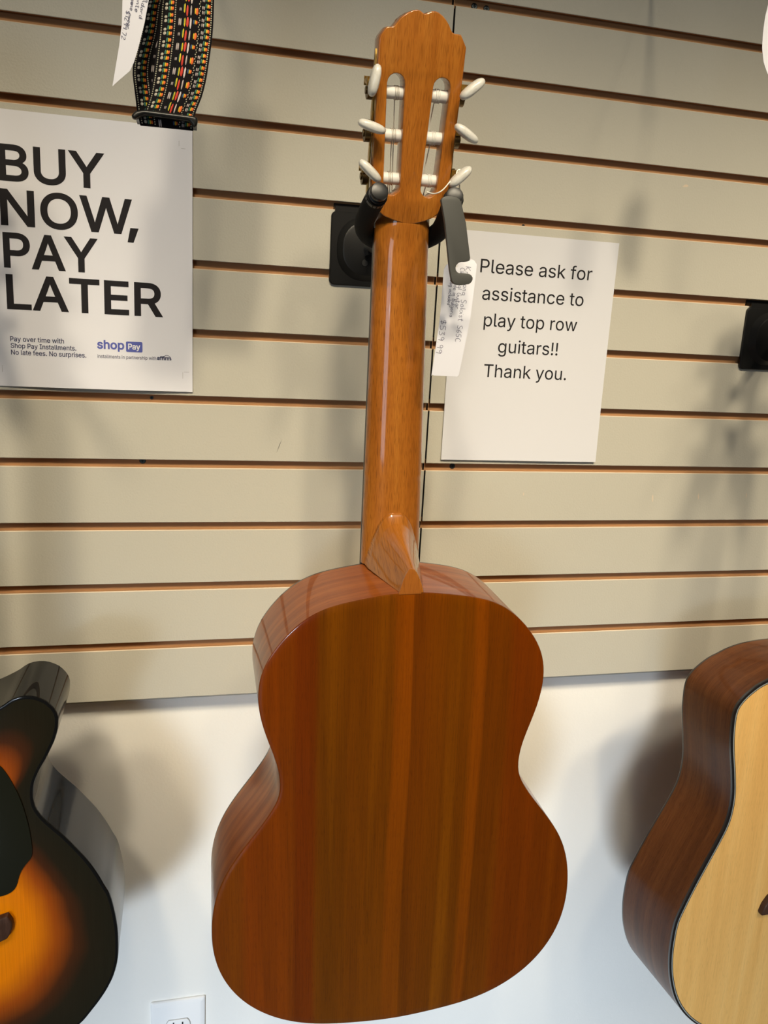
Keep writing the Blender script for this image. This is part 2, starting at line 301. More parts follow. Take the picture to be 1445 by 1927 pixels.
# letter outlines: advance and closed bezier loops (left handle, point, right handle) in thousandths
GLYPHS = {" ":[188,[]],"!":[196,[[[87,160,67,160,66,277],[65,393,63,509,86,509],[109,509,132,509,131,393],[129,277,128,160,108,160]],[[111,-4,98,-4,85,-4],[75,0,66,9,57,18],[52,28,52,41,52,53],[57,64,66,73,75,82],[85,86,98,86,111,86],[121,82,130,73,139,64],[143,53,143,41,143,28],[139,18,130,9,121,0]]]],",":[187,[[[53,-119,38,-119,48,-56],[58,8,68,71,91,71],[114,71,137,71,119,8],[102,-56,84,-119,69,-119]]]],".":[187,[[[108,-4,95,-4,83,-4],[72,0,63,9,54,18],[50,28,50,41,50,54],[54,65,63,73,72,82],[83,87,95,87,108,87],[119,82,128,73,137,65],[141,54,141,41,141,28],[137,18,128,9,119,0]]]],"A":[479,[[[39,0,16,0,78,170],[140,339,201,509,226,509],[251,509,276,509,338,339],[401,170,463,0,440,0],[418,0,395,0,359,101],[323,202,287,302,281,321],[273,344,264,372,255,400],[245,435,232,478,236,478],[241,478,245,478,233,435],[222,399,213,371,204,343],[196,320,191,302,155,202],[120,101,85,0,62,0]],[[197,142,110,142,110,161],[110,180,110,199,197,199],[283,199,370,199,370,180],[370,161,370,142,283,142]]]],"B":[456,[[[122,0,60,0,60,170],[60,339,60,509,120,509],[181,509,241,509,276,509],[306,503,329,491,352,479],[369,462,381,442,392,422],[398,399,398,374,398,352],[394,334,387,320,379,306],[369,294,356,286,344,277],[330,271,315,267,315,265],[315,264,315,262,331,261],[347,255,363,245,379,235],[392,221,402,203,413,185],[418,163,418,136,418,111],[412,87,400,67,388,46],[370,30,344,18,319,6],[287,0,247,0,184,0]],[[125,115,125,57,165,57],[205,57,245,57,284,57],[313,65,330,80,347,95],[355,114,355,137,355,154],[351,170,342,184,334,198],[321,209,306,218,290,227],[271,231,248,231,207,231],[166,231,125,231,125,173]],[[125,341,125,285,162,285],[200,285,238,285,257,285],[273,289,288,296,303,303],[315,313,323,326,332,339],[336,355,336,372,336,395],[328,414,313,429,297,444],[273,452,240,452,202,452],[163,452,125,452,125,396]]]],"E":[418,[[[165,0,60,0,60,170],[60,339,60,509,164,509],[268,509,372,509,372,490],[372,471,372,452,290,452],[207,452,125,452,125,396],[125,341,125,286,202,286],[278,286,355,286,355,267],[355,248,355,229,278,229],[202,229,125,229,125,172],[125,114,125,57,208,57],[292,57,375,57,375,38],[375,19,375,0,270,0]]]],"I":[300,[[[111,0,31,0,31,19],[31,38,31,57,60,57],[89,57,118,57,118,189],[118,320,118,452,89,452],[60,452,31,452,31,471],[31,490,31,509,111,509],[190,509,269,509,269,490],[269,471,269,452,240,452],[212,452,183,452,183,320],[183,189,183,57,212,57],[240,57,269,57,269,38],[269,19,269,0,190,0]]]],"L":[393,[[[160,0,60,0,60,170],[60,339,60,509,82,509],[103,509,125,509,125,358],[125,208,125,57,203,57],[282,57,361,57,361,38],[361,19,361,0,261,0]]]],"N":[523,[[[82,0,60,0,60,170],[60,339,60,509,85,509],[111,509,136,509,205,400],[274,291,343,183,349,174],[355,164,363,151,370,138],[379,123,388,107,396,90],[405,73,414,55,411,55],[408,54,405,54,403,72],[401,90,401,108,400,126],[399,142,399,157,399,172],[399,185,399,195,399,300],[399,404,399,509,420,509],[442,509,463,509,463,339],[463,170,463,0,438,0],[412,0,387,0,325,97],[264,193,202,290,194,303],[186,316,177,331,169,345],[159,362,148,381,137,400],[123,424,108,452,111,453],[115,453,119,454,120,428],[121,405,122,384,123,362],[124,344,124,328,125,312],[125,300,125,291,125,194],[125,97,125,0,103,0]]]],"O":[533,[[[311,-7,267,-7,223,-7],[184,4,150,25,116,46],[90,76,70,115,50,154],[40,201,40,254,40,308],[50,354,70,393,90,432],[116,462,150,484,184,505],[223,516,267,516,311,516],[350,505,384,484,418,462],[444,432,464,393,483,354],[493,308,493,254,493,201],[483,154,464,115,444,76],[418,46,384,25,350,4]],[[236,53,267,53,297,53],[325,61,349,76,374,91],[394,114,408,144,423,174],[430,211,430,254,430,298],[423,335,408,365,394,395],[374,417,349,433,325,448],[297,456,267,456,236,456],[209,448,184,433,159,417],[140,394,125,364,111,334],[103,297,103,254,103,211],[111,174,125,144,140,114],[159,92,184,76,209,61]]]],"P":[444,[[[82,0,60,0,60,170],[60,339,60,509,118,509],[177,509,235,509,274,509],[307,502,332,487,358,473],[377,454,390,430,402,405],[409,378,409,348,409,317],[402,290,390,265,377,241],[358,222,332,207,307,193],[274,186,235,186,193,186],[151,186,109,186,109,205],[109,224,109,242,150,242],[191,242,233,242,259,242],[281,247,297,256,313,265],[325,278,333,294,341,310],[344,328,344,348,344,368],[341,386,333,402,325,417],[313,430,297,439,280,448],[259,452,232,452,196,452],[160,452,125,452,125,301],[125,151,125,0,103,0]]]],"R":[449,[[[82,0,60,0,60,170],[60,339,60,509,119,509],[177,509,236,509,275,509],[307,502,333,489,359,475],[378,457,390,433,403,410],[409,382,409,352,409,321],[403,295,390,271,378,248],[359,230,333,217,307,204],[275,198,236,198,189,198],[143,198,96,198,96,217],[96,236,96,255,142,255],[188,255,234,255,260,255],[281,259,298,267,314,275],[326,286,334,300,341,315],[345,332,345,352,345,372],[341,390,334,405,326,420],[314,431,298,440,281,448],[259,452,233,452,197,452],[161,452,125,452,125,301],[125,151,125,0,103,0]],[[378,0,353,0,312,76],[271,153,230,229,254,229],[279,229,303,229,344,153],[386,76,428,0,403,0]]]],"S":[446,[[[263,-9,224,-9,187,-9],[155,-3,128,9,100,21],[79,38,64,60,49,82],[40,107,38,137,60,137],[82,137,104,137,106,117],[112,101,123,88,134,75],[149,65,166,59,184,52],[203,49,224,49,247,49],[268,53,286,60,304,68],[319,78,329,92,340,105],[346,121,346,139,346,155],[341,169,332,179,323,189],[311,198,296,205,281,211],[264,217,245,222,224,228],[204,234,184,239,142,251],[109,268,86,289,63,311],[52,339,52,372,52,401],[60,426,75,448,90,469],[111,486,138,498,164,510],[194,516,227,516,261,516],[290,510,316,498,342,486],[362,469,377,449,392,428],[400,404,401,378,380,378],[358,378,337,378,335,403],[323,423,302,437,281,451],[256,459,225,459,203,459],[184,455,167,448,151,441],[138,431,129,418,120,406],[115,391,115,376,115,358],[120,344,131,334,142,323],[154,314,169,308,184,302],[199,297,212,293,230,289],[247,284,264,279,279,275],[295,270,312,264,328,257],[344,248,359,238,373,227],[385,214,395,198,404,181],[408,162,408,139,408,111],[401,86,386,64,372,41],[351,24,323,11,296,-2]]]],"T":[448,[[[85,452,32,452,32,471],[32,490,32,509,160,509],[288,509,417,509,417,490],[417,471,417,452,363,452],[310,452,257,452,257,301],[257,151,257,0,235,0],[214,0,193,0,193,151],[193,301,193,452,139,452]]]],"U":[517,[[[299,-8,259,-8,219,-8],[184,0,154,15,124,31],[101,53,85,80,68,107],[60,138,60,173,60,285],[60,397,60,509,81,509],[103,509,124,509,124,399],[124,288,124,178,124,154],[130,132,141,113,152,94],[167,79,187,68,207,57],[231,52,259,52,287,52],[311,57,331,68,351,79],[366,94,377,113,387,132],[393,154,393,178,393,288],[393,399,393,509,414,509],[436,509,457,509,457,397],[457,285,457,173,457,138],[449,107,433,80,416,53],[393,31,363,15,334,0]]]],"W":[686,[[[180,0,155,0,109,170],[63,339,16,509,38,509],[60,509,82,509,109,404],[136,300,163,196,168,179],[172,163,175,145,179,128],[183,111,187,94,190,76],[194,58,197,40,194,40],[192,40,189,40,193,58],[196,76,200,94,203,111],[207,128,211,145,215,163],[220,179,224,196,251,300],[279,404,306,509,331,509],[355,509,380,509,407,404],[434,300,462,196,466,179],[470,163,474,145,478,128],[482,111,486,94,490,76],[494,58,497,40,494,40],[491,40,488,40,492,58],[495,76,499,94,502,111],[506,128,510,145,515,163],[519,179,523,196,550,300],[576,404,603,509,625,509],[647,509,670,509,623,339],[577,170,530,0,505,0],[480,0,455,0,426,108],[397,215,368,323,362,344],[357,367,351,391,346,416],[341,444,336,475,341,475],[345,475,350,475,345,445],[340,419,335,395,330,371],[324,347,318,323,289,215],[260,108,230,0,205,0]]]],"Y":[471,[[[225,0,203,0,203,69],[203,139,203,208,141,308],[79,409,16,509,41,509],[66,509,91,509,125,454],[159,399,192,344,203,326],[213,309,222,292,231,275],[240,255,250,230,241,230],[232,230,224,230,233,255],[242,276,251,293,260,310],[270,327,280,344,314,399],[347,454,381,509,406,509],[430,509,455,509,393,409],[330,308,268,208,268,139],[268,69,268,0,247,0]]]],"a":[389,[[[182,-9,160,-9,136,-9],[114,-4,94,5,75,14],[59,27,48,45,36,62],[30,83,30,108,30,130],[35,147,43,161,52,175],[63,185,78,193,92,201],[108,207,125,211,143,215],[160,218,178,220,201,223],[219,225,234,227,248,228],[258,231,265,235,272,239],[276,245,276,255,276,255],[276,256,276,257,276,272],[273,286,267,297,261,308],[252,316,240,322,228,328],[213,331,196,331,178,331],[162,328,149,322,136,317],[126,309,118,301,110,292],[104,283,100,274,80,280],[61,285,41,291,50,314],[62,332,79,346,95,360],[113,369,133,375,153,381],[173,384,194,384,208,384],[223,383,239,379,255,376],[271,370,286,360,301,351],[313,338,322,320,332,303],[337,280,337,251,337,168],[337,84,337,0,317,0],[297,0,277,0,277,17],[277,35,277,52,275,52],[274,52,272,52,268,43],[261,34,252,25,243,15],[230,7,215,1,200,-5]],[[155,45,170,45,193,45],[212,50,228,59,243,68],[255,79,263,93,271,107],[276,122,276,138,276,155],[276,173,276,190,273,187],[268,184,259,182,251,180],[242,178,231,176,221,174],[210,172,200,171,190,170],[182,169,175,168,161,166],[147,163,134,159,121,154],[111,148,103,139,96,131],[92,119,92,105,92,92],[95,81,102,72,109,63],[118,57,130,52,142,48]]]],"c":[395,[[[226,-8,207,-8,173,-8],[143,0,117,16,91,33],[71,56,56,85,41,114],[34,149,34,187,34,227],[41,262,56,291,71,321],[91,343,117,360,143,376],[173,384,207,384,226,384],[243,382,260,377,276,372],[292,365,305,356,319,347],[330,335,340,322,350,309],[357,294,362,277,342,272],[322,267,303,262,300,272],[296,281,290,289,285,297],[278,305,270,311,262,317],[253,322,242,325,232,328],[220,330,207,330,182,330],[161,323,145,310,129,297],[116,280,108,258,100,237],[96,213,96,187,96,162],[100,139,108,117,116,96],[129,79,145,66,161,53],[182,46,207,46,220,46],[232,48,243,52,253,55],[263,60,271,66,279,72],[286,80,292,89,297,97],[301,107,304,117,324,112],[343,107,363,102,358,85],[351,70,341,56,332,43],[320,31,306,21,293,12],[277,4,261,-1,244,-6]]]],"e":[403,[[[238,-8,212,-8,175,-8],[143,0,117,16,90,33],[70,56,56,85,41,114],[34,148,34,187,34,226],[41,260,55,290,69,319],[89,343,115,359,141,376],[171,384,205,384,226,384],[246,381,266,374,285,367],[303,356,319,341,335,326],[348,306,357,282,366,258],[371,228,371,194,371,186],[371,178,371,169,272,169],[174,169,75,169,75,187],[75,204,75,221,163,221],[250,221,338,221,329,215],[319,208,310,202,310,227],[306,249,298,269,290,288],[278,303,263,314,247,325],[228,330,205,330,182,330],[163,325,146,313,130,302],[118,288,109,270,100,251],[96,232,96,211,96,200],[96,189,96,178,96,150],[101,126,110,106,120,87],[134,72,151,61,168,51],[189,46,212,46,228,46],[241,48,254,53,266,57],[277,64,285,73,294,82],[301,93,306,105,325,101],[345,96,365,91,359,71],[349,54,335,39,321,24],[303,13,283,4,262,-4]]]],"f":[253,[[[154,379,228,379,228,362],[228,344,228,327,154,327],[80,327,6,327,6,344],[6,362,6,379,80,379]],[[101,0,81,0,81,144],[81,288,81,432,81,453],[86,471,96,486,106,500],[119,511,135,519,152,526],[169,530,187,530,201,530],[213,529,222,527,232,525],[238,523,243,521,238,503],[233,486,227,468,224,470],[220,471,215,472,210,473],[203,474,195,474,176,474],[163,469,154,460,146,451],[142,437,142,419,142,279],[142,140,142,0,121,0]]]],"g":[425,[[[238,-151,207,-151,179,-151],[155,-147,134,-140,113,-132],[96,-123,82,-110,69,-98],[58,-84,51,-69,67,-60],[84,-50,101,-41,107,-49],[113,-57,122,-66,130,-75],[141,-82,154,-88,168,-94],[186,-97,207,-97,238,-97],[263,-90,282,-75,302,-60],[311,-37,311,-6,311,19],[311,44,311,68,310,68],[308,68,306,68,301,60],[295,51,287,41,278,32],[267,23,252,16,238,8],[219,5,195,5,164,5],[137,12,113,27,88,41],[69,62,55,90,41,118],[34,152,34,191,34,230],[41,264,55,293,69,322],[88,345,112,361,137,376],[165,384,196,384,220,384],[239,381,253,373,268,365],[280,356,288,346,297,336],[303,327,308,319,309,319],[311,319,313,319,313,339],[313,359,313,379,333,379],[353,379,372,379,372,250],[372,121,372,-9,372,-42],[365,-69,350,-90,335,-111],[316,-126,291,-136,266,-146]],[[181,59,205,59,228,59],[248,64,264,75,280,86],[292,101,300,121,308,141],[312,165,312,193,312,220],[308,243,300,264,292,284],[280,301,264,312,248,324],[228,330,205,330,181,330],[161,324,145,312,129,299],[117,283,109,262,100,242],[96,219,96,193,96,166],[100,143,109,123,117,103],[129,87,145,76,162,65]]]],"h":[410,[[[114,249,114,227,114,151],[114,76,114,0,93,0],[73,0,53,0,53,170],[53,339,53,509,73,509],[93,509,114,509,114,435],[114,361,114,287,110,287],[106,287,102,287,114,322],[131,347,152,362,174,377],[199,384,227,384,253,384],[276,379,295,369,315,358],[330,342,341,321,352,299],[357,273,357,240,357,160],[357,80,357,0,337,0],[316,0,296,0,296,78],[296,157,296,235,296,265],[288,288,273,304,258,321],[237,329,210,329,192,329],[175,325,161,317,146,309],[135,298,126,283,118,267]]]],"i":[166,[[[73,0,53,0,53,126],[53,253,53,379,73,379],[93,379,114,379,114,253],[114,126,114,0,93,0]],[[95,443,84,443,72,443],[62,447,54,455,45,462],[41,472,41,483,41,494],[45,504,54,512,62,520],[72,524,84,524,95,524],[106,520,114,512,122,504],[126,494,126,483,126,472],[122,462,114,455,106,447]]]],"k":[380,[[[132,158,110,137,110,162],[110,187,110,212,113,212],[117,212,121,212,175,268],[230,323,284,379,310,379],[335,379,360,379,301,319],[243,259,184,199,182,199],[179,199,177,199,155,178]],[[73,0,53,0,53,170],[53,339,53,509,73,509],[93,509,114,509,114,339],[114,170,114,0,93,0]],[[320,0,294,0,245,62],[197,124,148,186,162,200],[177,214,191,229,252,152],[312,76,372,0,346,0]]]],"l":[189,[[[147,-2,139,-2,110,-2],[88,5,74,20,60,35],[53,57,53,84,53,226],[53,367,53,509,73,509],[93,509,114,509,114,372],[114,235,114,99,114,81],[116,69,120,62,125,55],[133,52,146,52,152,52],[157,52,160,53,164,53],[167,54,170,54,173,37],[177,20,181,3,175,1],[169,0,162,-1,154,-2]]]],"m":[609,[[[73,0,53,0,53,126],[53,253,53,379,72,379],[92,379,112,379,112,351],[112,323,112,295,111,295],[109,295,108,295,113,316],[121,332,132,346,144,359],[157,369,172,376,187,383],[203,386,219,386,247,386],[270,378,287,361,305,344],[316,322,321,295,318,295],[315,295,312,295,317,313],[325,329,337,343,349,357],[364,367,381,375,398,382],[416,386,437,386,459,386],[479,381,497,372,515,362],[530,348,541,328,551,309],[557,285,557,255,557,170],[557,85,557,0,536,0],[516,0,496,0,496,85],[496,169,496,254,496,281],[488,301,473,313,457,325],[439,330,419,330,402,330],[387,327,374,320,362,313],[352,303,345,290,339,278],[335,263,335,247,335,165],[335,82,335,0,315,0],[295,0,274,0,274,87],[274,173,274,260,274,281],[267,298,253,311,239,324],[221,330,199,330,185,330],[171,327,158,320,144,313],[134,303,126,289,118,276],[114,258,114,238,114,159],[114,79,114,0,93,0]]]],"n":[409,[[[114,249,114,227,114,151],[114,76,114,0,93,0],[73,0,53,0,53,126],[53,253,53,379,72,379],[92,379,112,379,112,349],[112,318,112,287,109,287],[106,287,102,287,114,322],[131,347,152,362,174,377],[199,384,227,384,253,384],[276,379,295,369,314,358],[330,342,341,321,352,299],[357,273,357,240,357,160],[357,80,357,0,337,0],[316,0,296,0,296,78],[296,157,296,235,296,265],[288,288,273,304,258,321],[237,329,210,329,192,329],[175,325,161,317,146,309],[135,298,126,283,118,267]]]],"o":[415,[[[242,-8,207,-8,173,-8],[143,0,117,16,91,33],[71,56,56,85,41,114],[34,149,34,187,34,227],[41,262,56,291,71,321],[91,343,117,360,143,376],[173,384,207,384,242,384],[273,376,299,360,325,343],[345,321,359,291,374,262],[381,227,381,187,381,149],[374,114,359,85,345,56],[325,33,299,16,273,0]],[[182,46,207,46,233,46],[254,53,270,66,287,79],[299,96,307,117,315,139],[319,162,319,187,319,213],[315,236,307,258,299,280],[287,297,270,310,254,323],[233,330,207,330,182,330],[161,323,145,310,129,297],[116,280,108,258,100,237],[96,213,96,187,96,162],[100,139,108,117,116,96],[129,79,145,66,161,53]]]],"p":[424,[[[73,-143,53,-143,53,31],[53,205,53,379,72,379],[92,379,112,379,112,359],[112,339,112,319,114,319],[116,319,118,319,123,327],[129,336,137,346,145,356],[157,365,171,373,186,381],[205,384,229,384,261,384],[289,376,313,361,337,345],[356,322,370,293,383,263],[390,229,390,189,390,149],[383,114,370,84,356,55],[337,32,313,16,289,0],[261,-8,229,-8,206,-8],[187,-4,173,4,158,12],[146,21,138,31,130,42],[123,51,118,59,117,59],[115,59,114,59,114,-8],[114,-76,114,-143,93,-143]],[[197,47,220,47,244,47],[263,53,279,66,295,78],[308,95,316,117,324,138],[328,162,328,189,328,216],[324,240,316,261,308,282],[296,299,280,311,264,324],[244,330,220,330,197,330],[177,324,161,312,145,300],[133,284,125,263,117,242],[113,217,113,189,113,161],[117,136,125,115,133,94],[146,77,162,65,178,53]]]],"r":[259,[[[73,0,53,0,53,126],[53,253,53,379,72,379],[92,379,112,379,112,360],[112,340,112,321,113,321],[114,321,115,321,122,340],[135,355,152,367,170,379],[190,385,213,385,218,385],[223,385,229,384,235,384],[240,384,243,384,243,363],[243,343,243,322,242,323],[237,323,230,324,223,325],[215,326,207,326,189,326],[173,322,159,315,145,307],[134,297,126,284,118,270],[114,255,114,237,114,158],[114,79,114,0,93,0]]]],"s":[365,[[[211,-8,182,-8,156,-8],[133,-4,112,3,92,11],[75,23,62,38,49,53],[40,72,36,94,55,98],[74,102,94,107,99,86],[109,70,124,60,139,50],[158,45,181,45,208,45],[229,51,244,62,260,74],[268,87,268,103,268,116],[263,127,254,136,245,144],[231,151,212,155,191,160],[170,165,149,170,115,178],[89,191,72,208,55,225],[47,247,47,274,47,296],[53,315,65,332,77,348],[94,361,115,370,136,380],[160,384,187,384,213,384],[235,380,254,372,272,365],[287,353,299,339,310,325],[319,309,324,290,305,286],[287,281,268,277,263,292],[255,304,243,316,230,327],[212,333,187,333,165,333],[146,327,131,317,116,306],[109,293,109,277,109,263],[114,252,124,243,134,235],[150,228,172,223,191,218],[210,214,229,209,264,201],[290,188,306,171,323,154],[331,133,331,107,331,84],[325,64,312,47,300,30],[282,16,260,6,237,-3]]]],"t":[227,[[[138,379,204,379,204,362],[204,344,204,327,138,327],[72,327,6,327,6,344],[6,362,6,379,72,379]],[[65,345,65,471,85,471],[106,471,126,471,126,347],[126,222,126,98,126,81],[129,69,136,61,143,54],[154,50,170,50,174,50],[179,50,185,51,191,52],[197,53,202,54,206,36],[209,19,213,2,207,0],[200,-2,192,-3,184,-4],[176,-4,168,-4,136,-4],[110,4,92,21,74,38],[65,62,65,93,65,219]]]],"u":[410,[[[211,-5,182,-5,157,-5],[134,0,115,11,95,21],[80,37,69,59,58,80],[53,107,53,139,53,219],[53,299,53,379,73,379],[93,379,114,379,114,301],[114,222,114,144,114,114],[121,91,137,75,152,58],[173,50,200,50,218,50],[235,54,249,62,264,70],[275,81,283,97,292,112],[296,131,296,153,296,228],[296,304,296,379,316,379],[337,379,357,379,357,253],[357,126,357,0,337,0],[318,0,298,0,298,31],[298,61,298,92,301,92],[304,92,307,92,295,57],[279,32,257,17,235,2]]]],"v":[389,[[[184,0,163,0,114,126],[66,253,17,379,40,379],[62,379,84,379,111,305],[138,230,165,155,174,132],[181,110,187,87,193,64],[199,42,206,21,198,21],[191,21,184,21,191,42],[197,64,203,87,209,110],[216,132,224,155,251,230],[278,305,305,379,327,379],[349,379,371,379,323,253],[275,126,226,0,205,0]]]],"w":[567,[[[158,0,138,0,99,126],[61,253,23,379,44,379],[66,379,87,379,103,324],[118,269,133,214,140,191],[147,165,154,137,161,108],[168,76,175,41,172,41],[168,41,165,41,172,75],[179,106,186,135,193,163],[199,190,206,214,221,269],[237,324,252,379,273,379],[295,379,316,379,332,324],[347,269,362,214,368,190],[375,164,382,136,388,107],[395,76,402,41,399,41],[395,41,391,41,399,75],[406,107,413,135,420,164],[427,190,434,214,449,269],[465,324,480,379,502,379],[523,379,545,379,506,253],[468,126,429,0,409,0],[389,0,368,0,352,57],[335,114,319,172,314,189],[309,207,305,225,300,243],[295,261,291,280,286,299],[281,318,277,338,281,338],[286,338,291,338,286,319],[281,299,277,280,272,261],[267,243,263,225,258,206],[253,189,248,172,231,114],[215,57,199,0,178,0]]]],"y":[389,[[[51,-140,47,-139,52,-121],[57,-103,61,-86,65,-86],[68,-87,71,-87,83,-90],[94,-91,104,-89,114,-87],[122,-82,130,-74,138,-66],[145,-53,151,-36,155,-24],[159,-13,163,-1,114,126],[66,252,17,379,40,379],[62,379,84,379,111,305],[138,230,165,155,174,132],[181,109,187,87,193,64],[199,42,206,21,198,21],[191,21,184,21,190,42],[196,64,202,87,209,110],[216,132,224,155,251,230],[278,305,305,379,327,379],[349,379,371,379,316,234],[260,88,204,-58,196,-78],[187,-94,177,-107,166,-120],[153,-129,139,-136,125,-142],[109,-145,91,-145,81,-145],[72,-144,65,-143,57,-142]]]]}
# ---------------------------------------------------------------- guitars
def inset(P, d):
    """Offset a closed outline (list of 2-D points, any winding) inwards by d."""
    n = len(P); area2 = sum(P[i][0] * P[(i + 1) % n][1] - P[(i + 1) % n][0] * P[i][1] for i in range(n)); s = 1 if area2 > 0 else -1
    out = []
    for i in range(n):
        t = (Vector(P[(i + 1) % n]) - Vector(P[i - 1])).normalized(); out.append(Vector(P[i]) + Vector((-t.y, t.x)) * s * d)
    return out
def loft(rings, closed_end=None, flip=False):
    n = len(rings[0]); V = [v for r in rings for v in r]; F = []
    for i in range(len(rings) - 1):
        for k in range(n):
            k2 = (k + 1) % n; q = (i * n + k, i * n + k2, (i + 1) * n + k2, (i + 1) * n + k); F.append(q[::-1] if flip else q)
    return V, F
def plate(name, P, yfun, dome, mats, parent, cen, bands=(), edge=.0014, sgn=-1):
    """A guitar top or back: rounded rim, thin rim bands, then rings shrinking to the centre. dome pushes the middle out (sgn -1: towards the viewer)."""
    rings = []; ids = []; ringf = []
    for d, dy in ((0, edge), (edge * .3, edge * .3), (edge, 0)):
        rings.append([(p.x, yfun(p.y) - sgn * dy, p.y) for p in inset(P, d)]); ringf.append(1)
    ids = [0, 0]
    for d, mi in bands:
        rings.append([(p.x, yfun(p.y), p.y) for p in inset(P, d)]); ringf.append(1); ids.append(mi)
    last = [Vector((v[0], v[2])) for v in rings[-1]]
    for f in (.97, .93, .88, .82, .75, .67, .58, .48, .37, .26, .15, .06):
        rings.append([(cen[0] + (p.x - cen[0]) * f, yfun(cen[1] + (p.y - cen[1]) * f) + sgn * dome * (1 - f * f), cen[1] + (p.y - cen[1]) * f) for p in last]); ringf.append(f); ids.append(len(mats) - 1)
    V, F = loft(rings); n = len(P)
    fm = [ids[i] for i in range(len(rings) - 1) for k in range(n)]
    F.append(tuple((len(rings) - 1) * n + k for k in range(n))); fm.append(len(mats) - 1)
    o = mesh(name, V, F, mats, parent, [(v[0], v[2]) for v in V], fm=fm)
    a = o.data.attributes.new('ring', 'FLOAT', 'POINT')
    for i in range(len(rings)):
        for k in range(n): a.data[i * n + k].value = ringf[i]
    return fix(o)
def rim(name, P, ya, yb, m, parent, inw=0.0):
    """A strip of the body's side between depth functions ya and yb, grain running round the body."""
    if inw: P = inset(P, inw)
    n = len(P); L = 0; V = []; UV = []; NR = 6
    for i in range(n + 1):
        p = P[i % n]
        for j in range(NR + 1):
            y = ya(p.y) + (yb(p.y) - ya(p.y)) * j / NR; V.append((p.x, y, p.y)); UV.append((y, L))
        L += (Vector(P[(i + 1) % n]) - Vector(p)).length
    F = [(i * (NR + 1) + j, i * (NR + 1) + j + 1, (i + 1) * (NR + 1) + j + 1, (i + 1) * (NR + 1) + j) for i in range(n) for j in range(NR)]
    return fix(mesh(name, V, F, m, parent, UV))
def strings(parent, xs_a, xs_b, ya, yb, za, zb, cut=None):
    for i in range(6):
        V, F = tube([(xs_a[i], ya, za), (xs_b[i], yb, zb)], .00055 if i % 6 < 3 else .0004, 6)
        mesh('string', V, F, M_WOUND if i < 3 else M_NYLON, parent)

# ---- the classical guitar in the middle, its back to the room
GO = Vector((-.09036583, -.29474508, -.0433782 + H))
GR = Matrix(((.99935712, .01966119, -.02997962), (-.02021793, .99962661, -.01838166), (.02960702, .01897597, .99938148)))
guitar = empty('classical_guitar', GO, GR)
tag(guitar, 'brown classical guitar hanging back to front from the wall hanger, slotted headstock up', 'guitar', 'guitars on the wall')
CF = [.202107, -.03609, .05719, .010568, -.019774, -.002645, -.001066, .000558, .000259, .000693, 5e-06, -.000794, -.000109, .000309, .000216, .00019, .000322, -6.7e-05, -1.1e-05, 6.1e-05, 1.3e-05, -8.3e-05]
half = []
for i in range(121):
    t = math.pi * i / 120; r_ = sum(c * math.cos(k * t) for k, c in enumerate(CF)); half.append((r_ * math.sin(t), r_ * math.cos(t)))
GP = crom([(x, z) for x, z in half[:-1]] + [(-x, z) for x, z in half[::-1][:-1]], 260)
D = .0970
gd = lambda z: D
plate('back_panel', GP, lambda z: 0.0, .0035, [M_BACK], guitar, (0, -.03))
rim('side_panel', GP, lambda z: .0013, lambda z: D - .0025, M_SIDE, guitar)
rim('binding', GP, lambda z: D - .0025, lambda z: D, M_BIND, guitar)
plate('soundboard', GP, gd, .001, [M_BIND, M_SPRUCE], guitar, (0, -.03), sgn=1, edge=.0008)
# neck with heel: back surface as a depth field y(x, z)
ZJ, ZN = .2118, .535
nx = lambda z: .0022 + (z - ZJ) * .0060
nw = lambda z: .0302 + (z - ZJ) * (.0258 - .0302) / (ZN - ZJ)
hy = [0, .004, .014, .026, .038, .050, .060, .069, .0775]; hh = [.0225, .0232, .0268, .0310, .0350, .0388, .0422, .0465, .0550]
hw = [.0108, .0112, .0138, .0164, .0190, .0214, .0236, .0254, .0272]; hp = [1.8, 1.75, 1.65, 1.7, 1.9, 2.2, 2.5, 2.7, 2.9]
def tab(y, T):
    for a, b, u, v in zip(hy, hy[1:], T, T[1:]):
        if y <= b: return u + (v - u) * (y - a) / (b - a)
    return T[-1]
def heel_y(x, z):
    dz = z - ZJ
    for i in range(0, 156):
        y = i * .0005; w_ = tab(y, hw)
        if abs(x) <= w_ and dz <= tab(y, hh) * (1 - (abs(x) / w_) ** tab(y, hp)):
            if i == 0: return 0.0
            a, b = y - .0005, y
            for _ in range(8):
                m_ = (a + b) / 2; w_ = tab(m_, hw)
                if abs(x) <= w_ and dz <= tab(m_, hh) * (1 - (abs(x) / w_) ** tab(m_, hp)): b = m_
                else: a = m_
            return b
    return .12
def neck_y(s, z):
    th = .0155 + (.0180 - .0155) * (ZN - z) / (ZN - ZJ)
    if z > ZN - .03: th += .0042 * (min(1.1, (z - ZN + .03) / .03)) ** 2
    return D - .0005 - th * (max(0, 1 - abs(s) ** 2.3)) ** .55
def smin(a, b, k=.010):
    h = max(0, k - abs(a - b)) / k; return min(a, b) - h * h * k * .25
zs = [ZJ + i * .0006 for i in range(0, 126)]; zs += [zs[-1] + (ZN + .014 - zs[-1]) * i / 60 for i in range(1, 61)]
NX = 110; V = []; UV = []; F = []
for z in zs:
    for i in range(NX + 1):
        s = math.sin(math.pi * (i / NX - .5)) if z > .30 else (2 * i / NX - 1)
        x = nx(z) + s * nw(z); y = smin(neck_y(s, z), heel_y(s * nw(z), z)) if z < .30 else neck_y(s, z)
        V.append((x, y, z)); UV.append((x, z))
    for i in (1, 0): V.append((nx(z) + (2 * i - 1) * nw(z), D, z)); UV.append((0, z))
W = NX + 3
for j in range(len(zs) - 1):
    for i in range(W):
        i2 = (i + 1) % W; F.append((j * W + i, j * W + i2, (j + 1) * W + i2, (j + 1) * W + i))
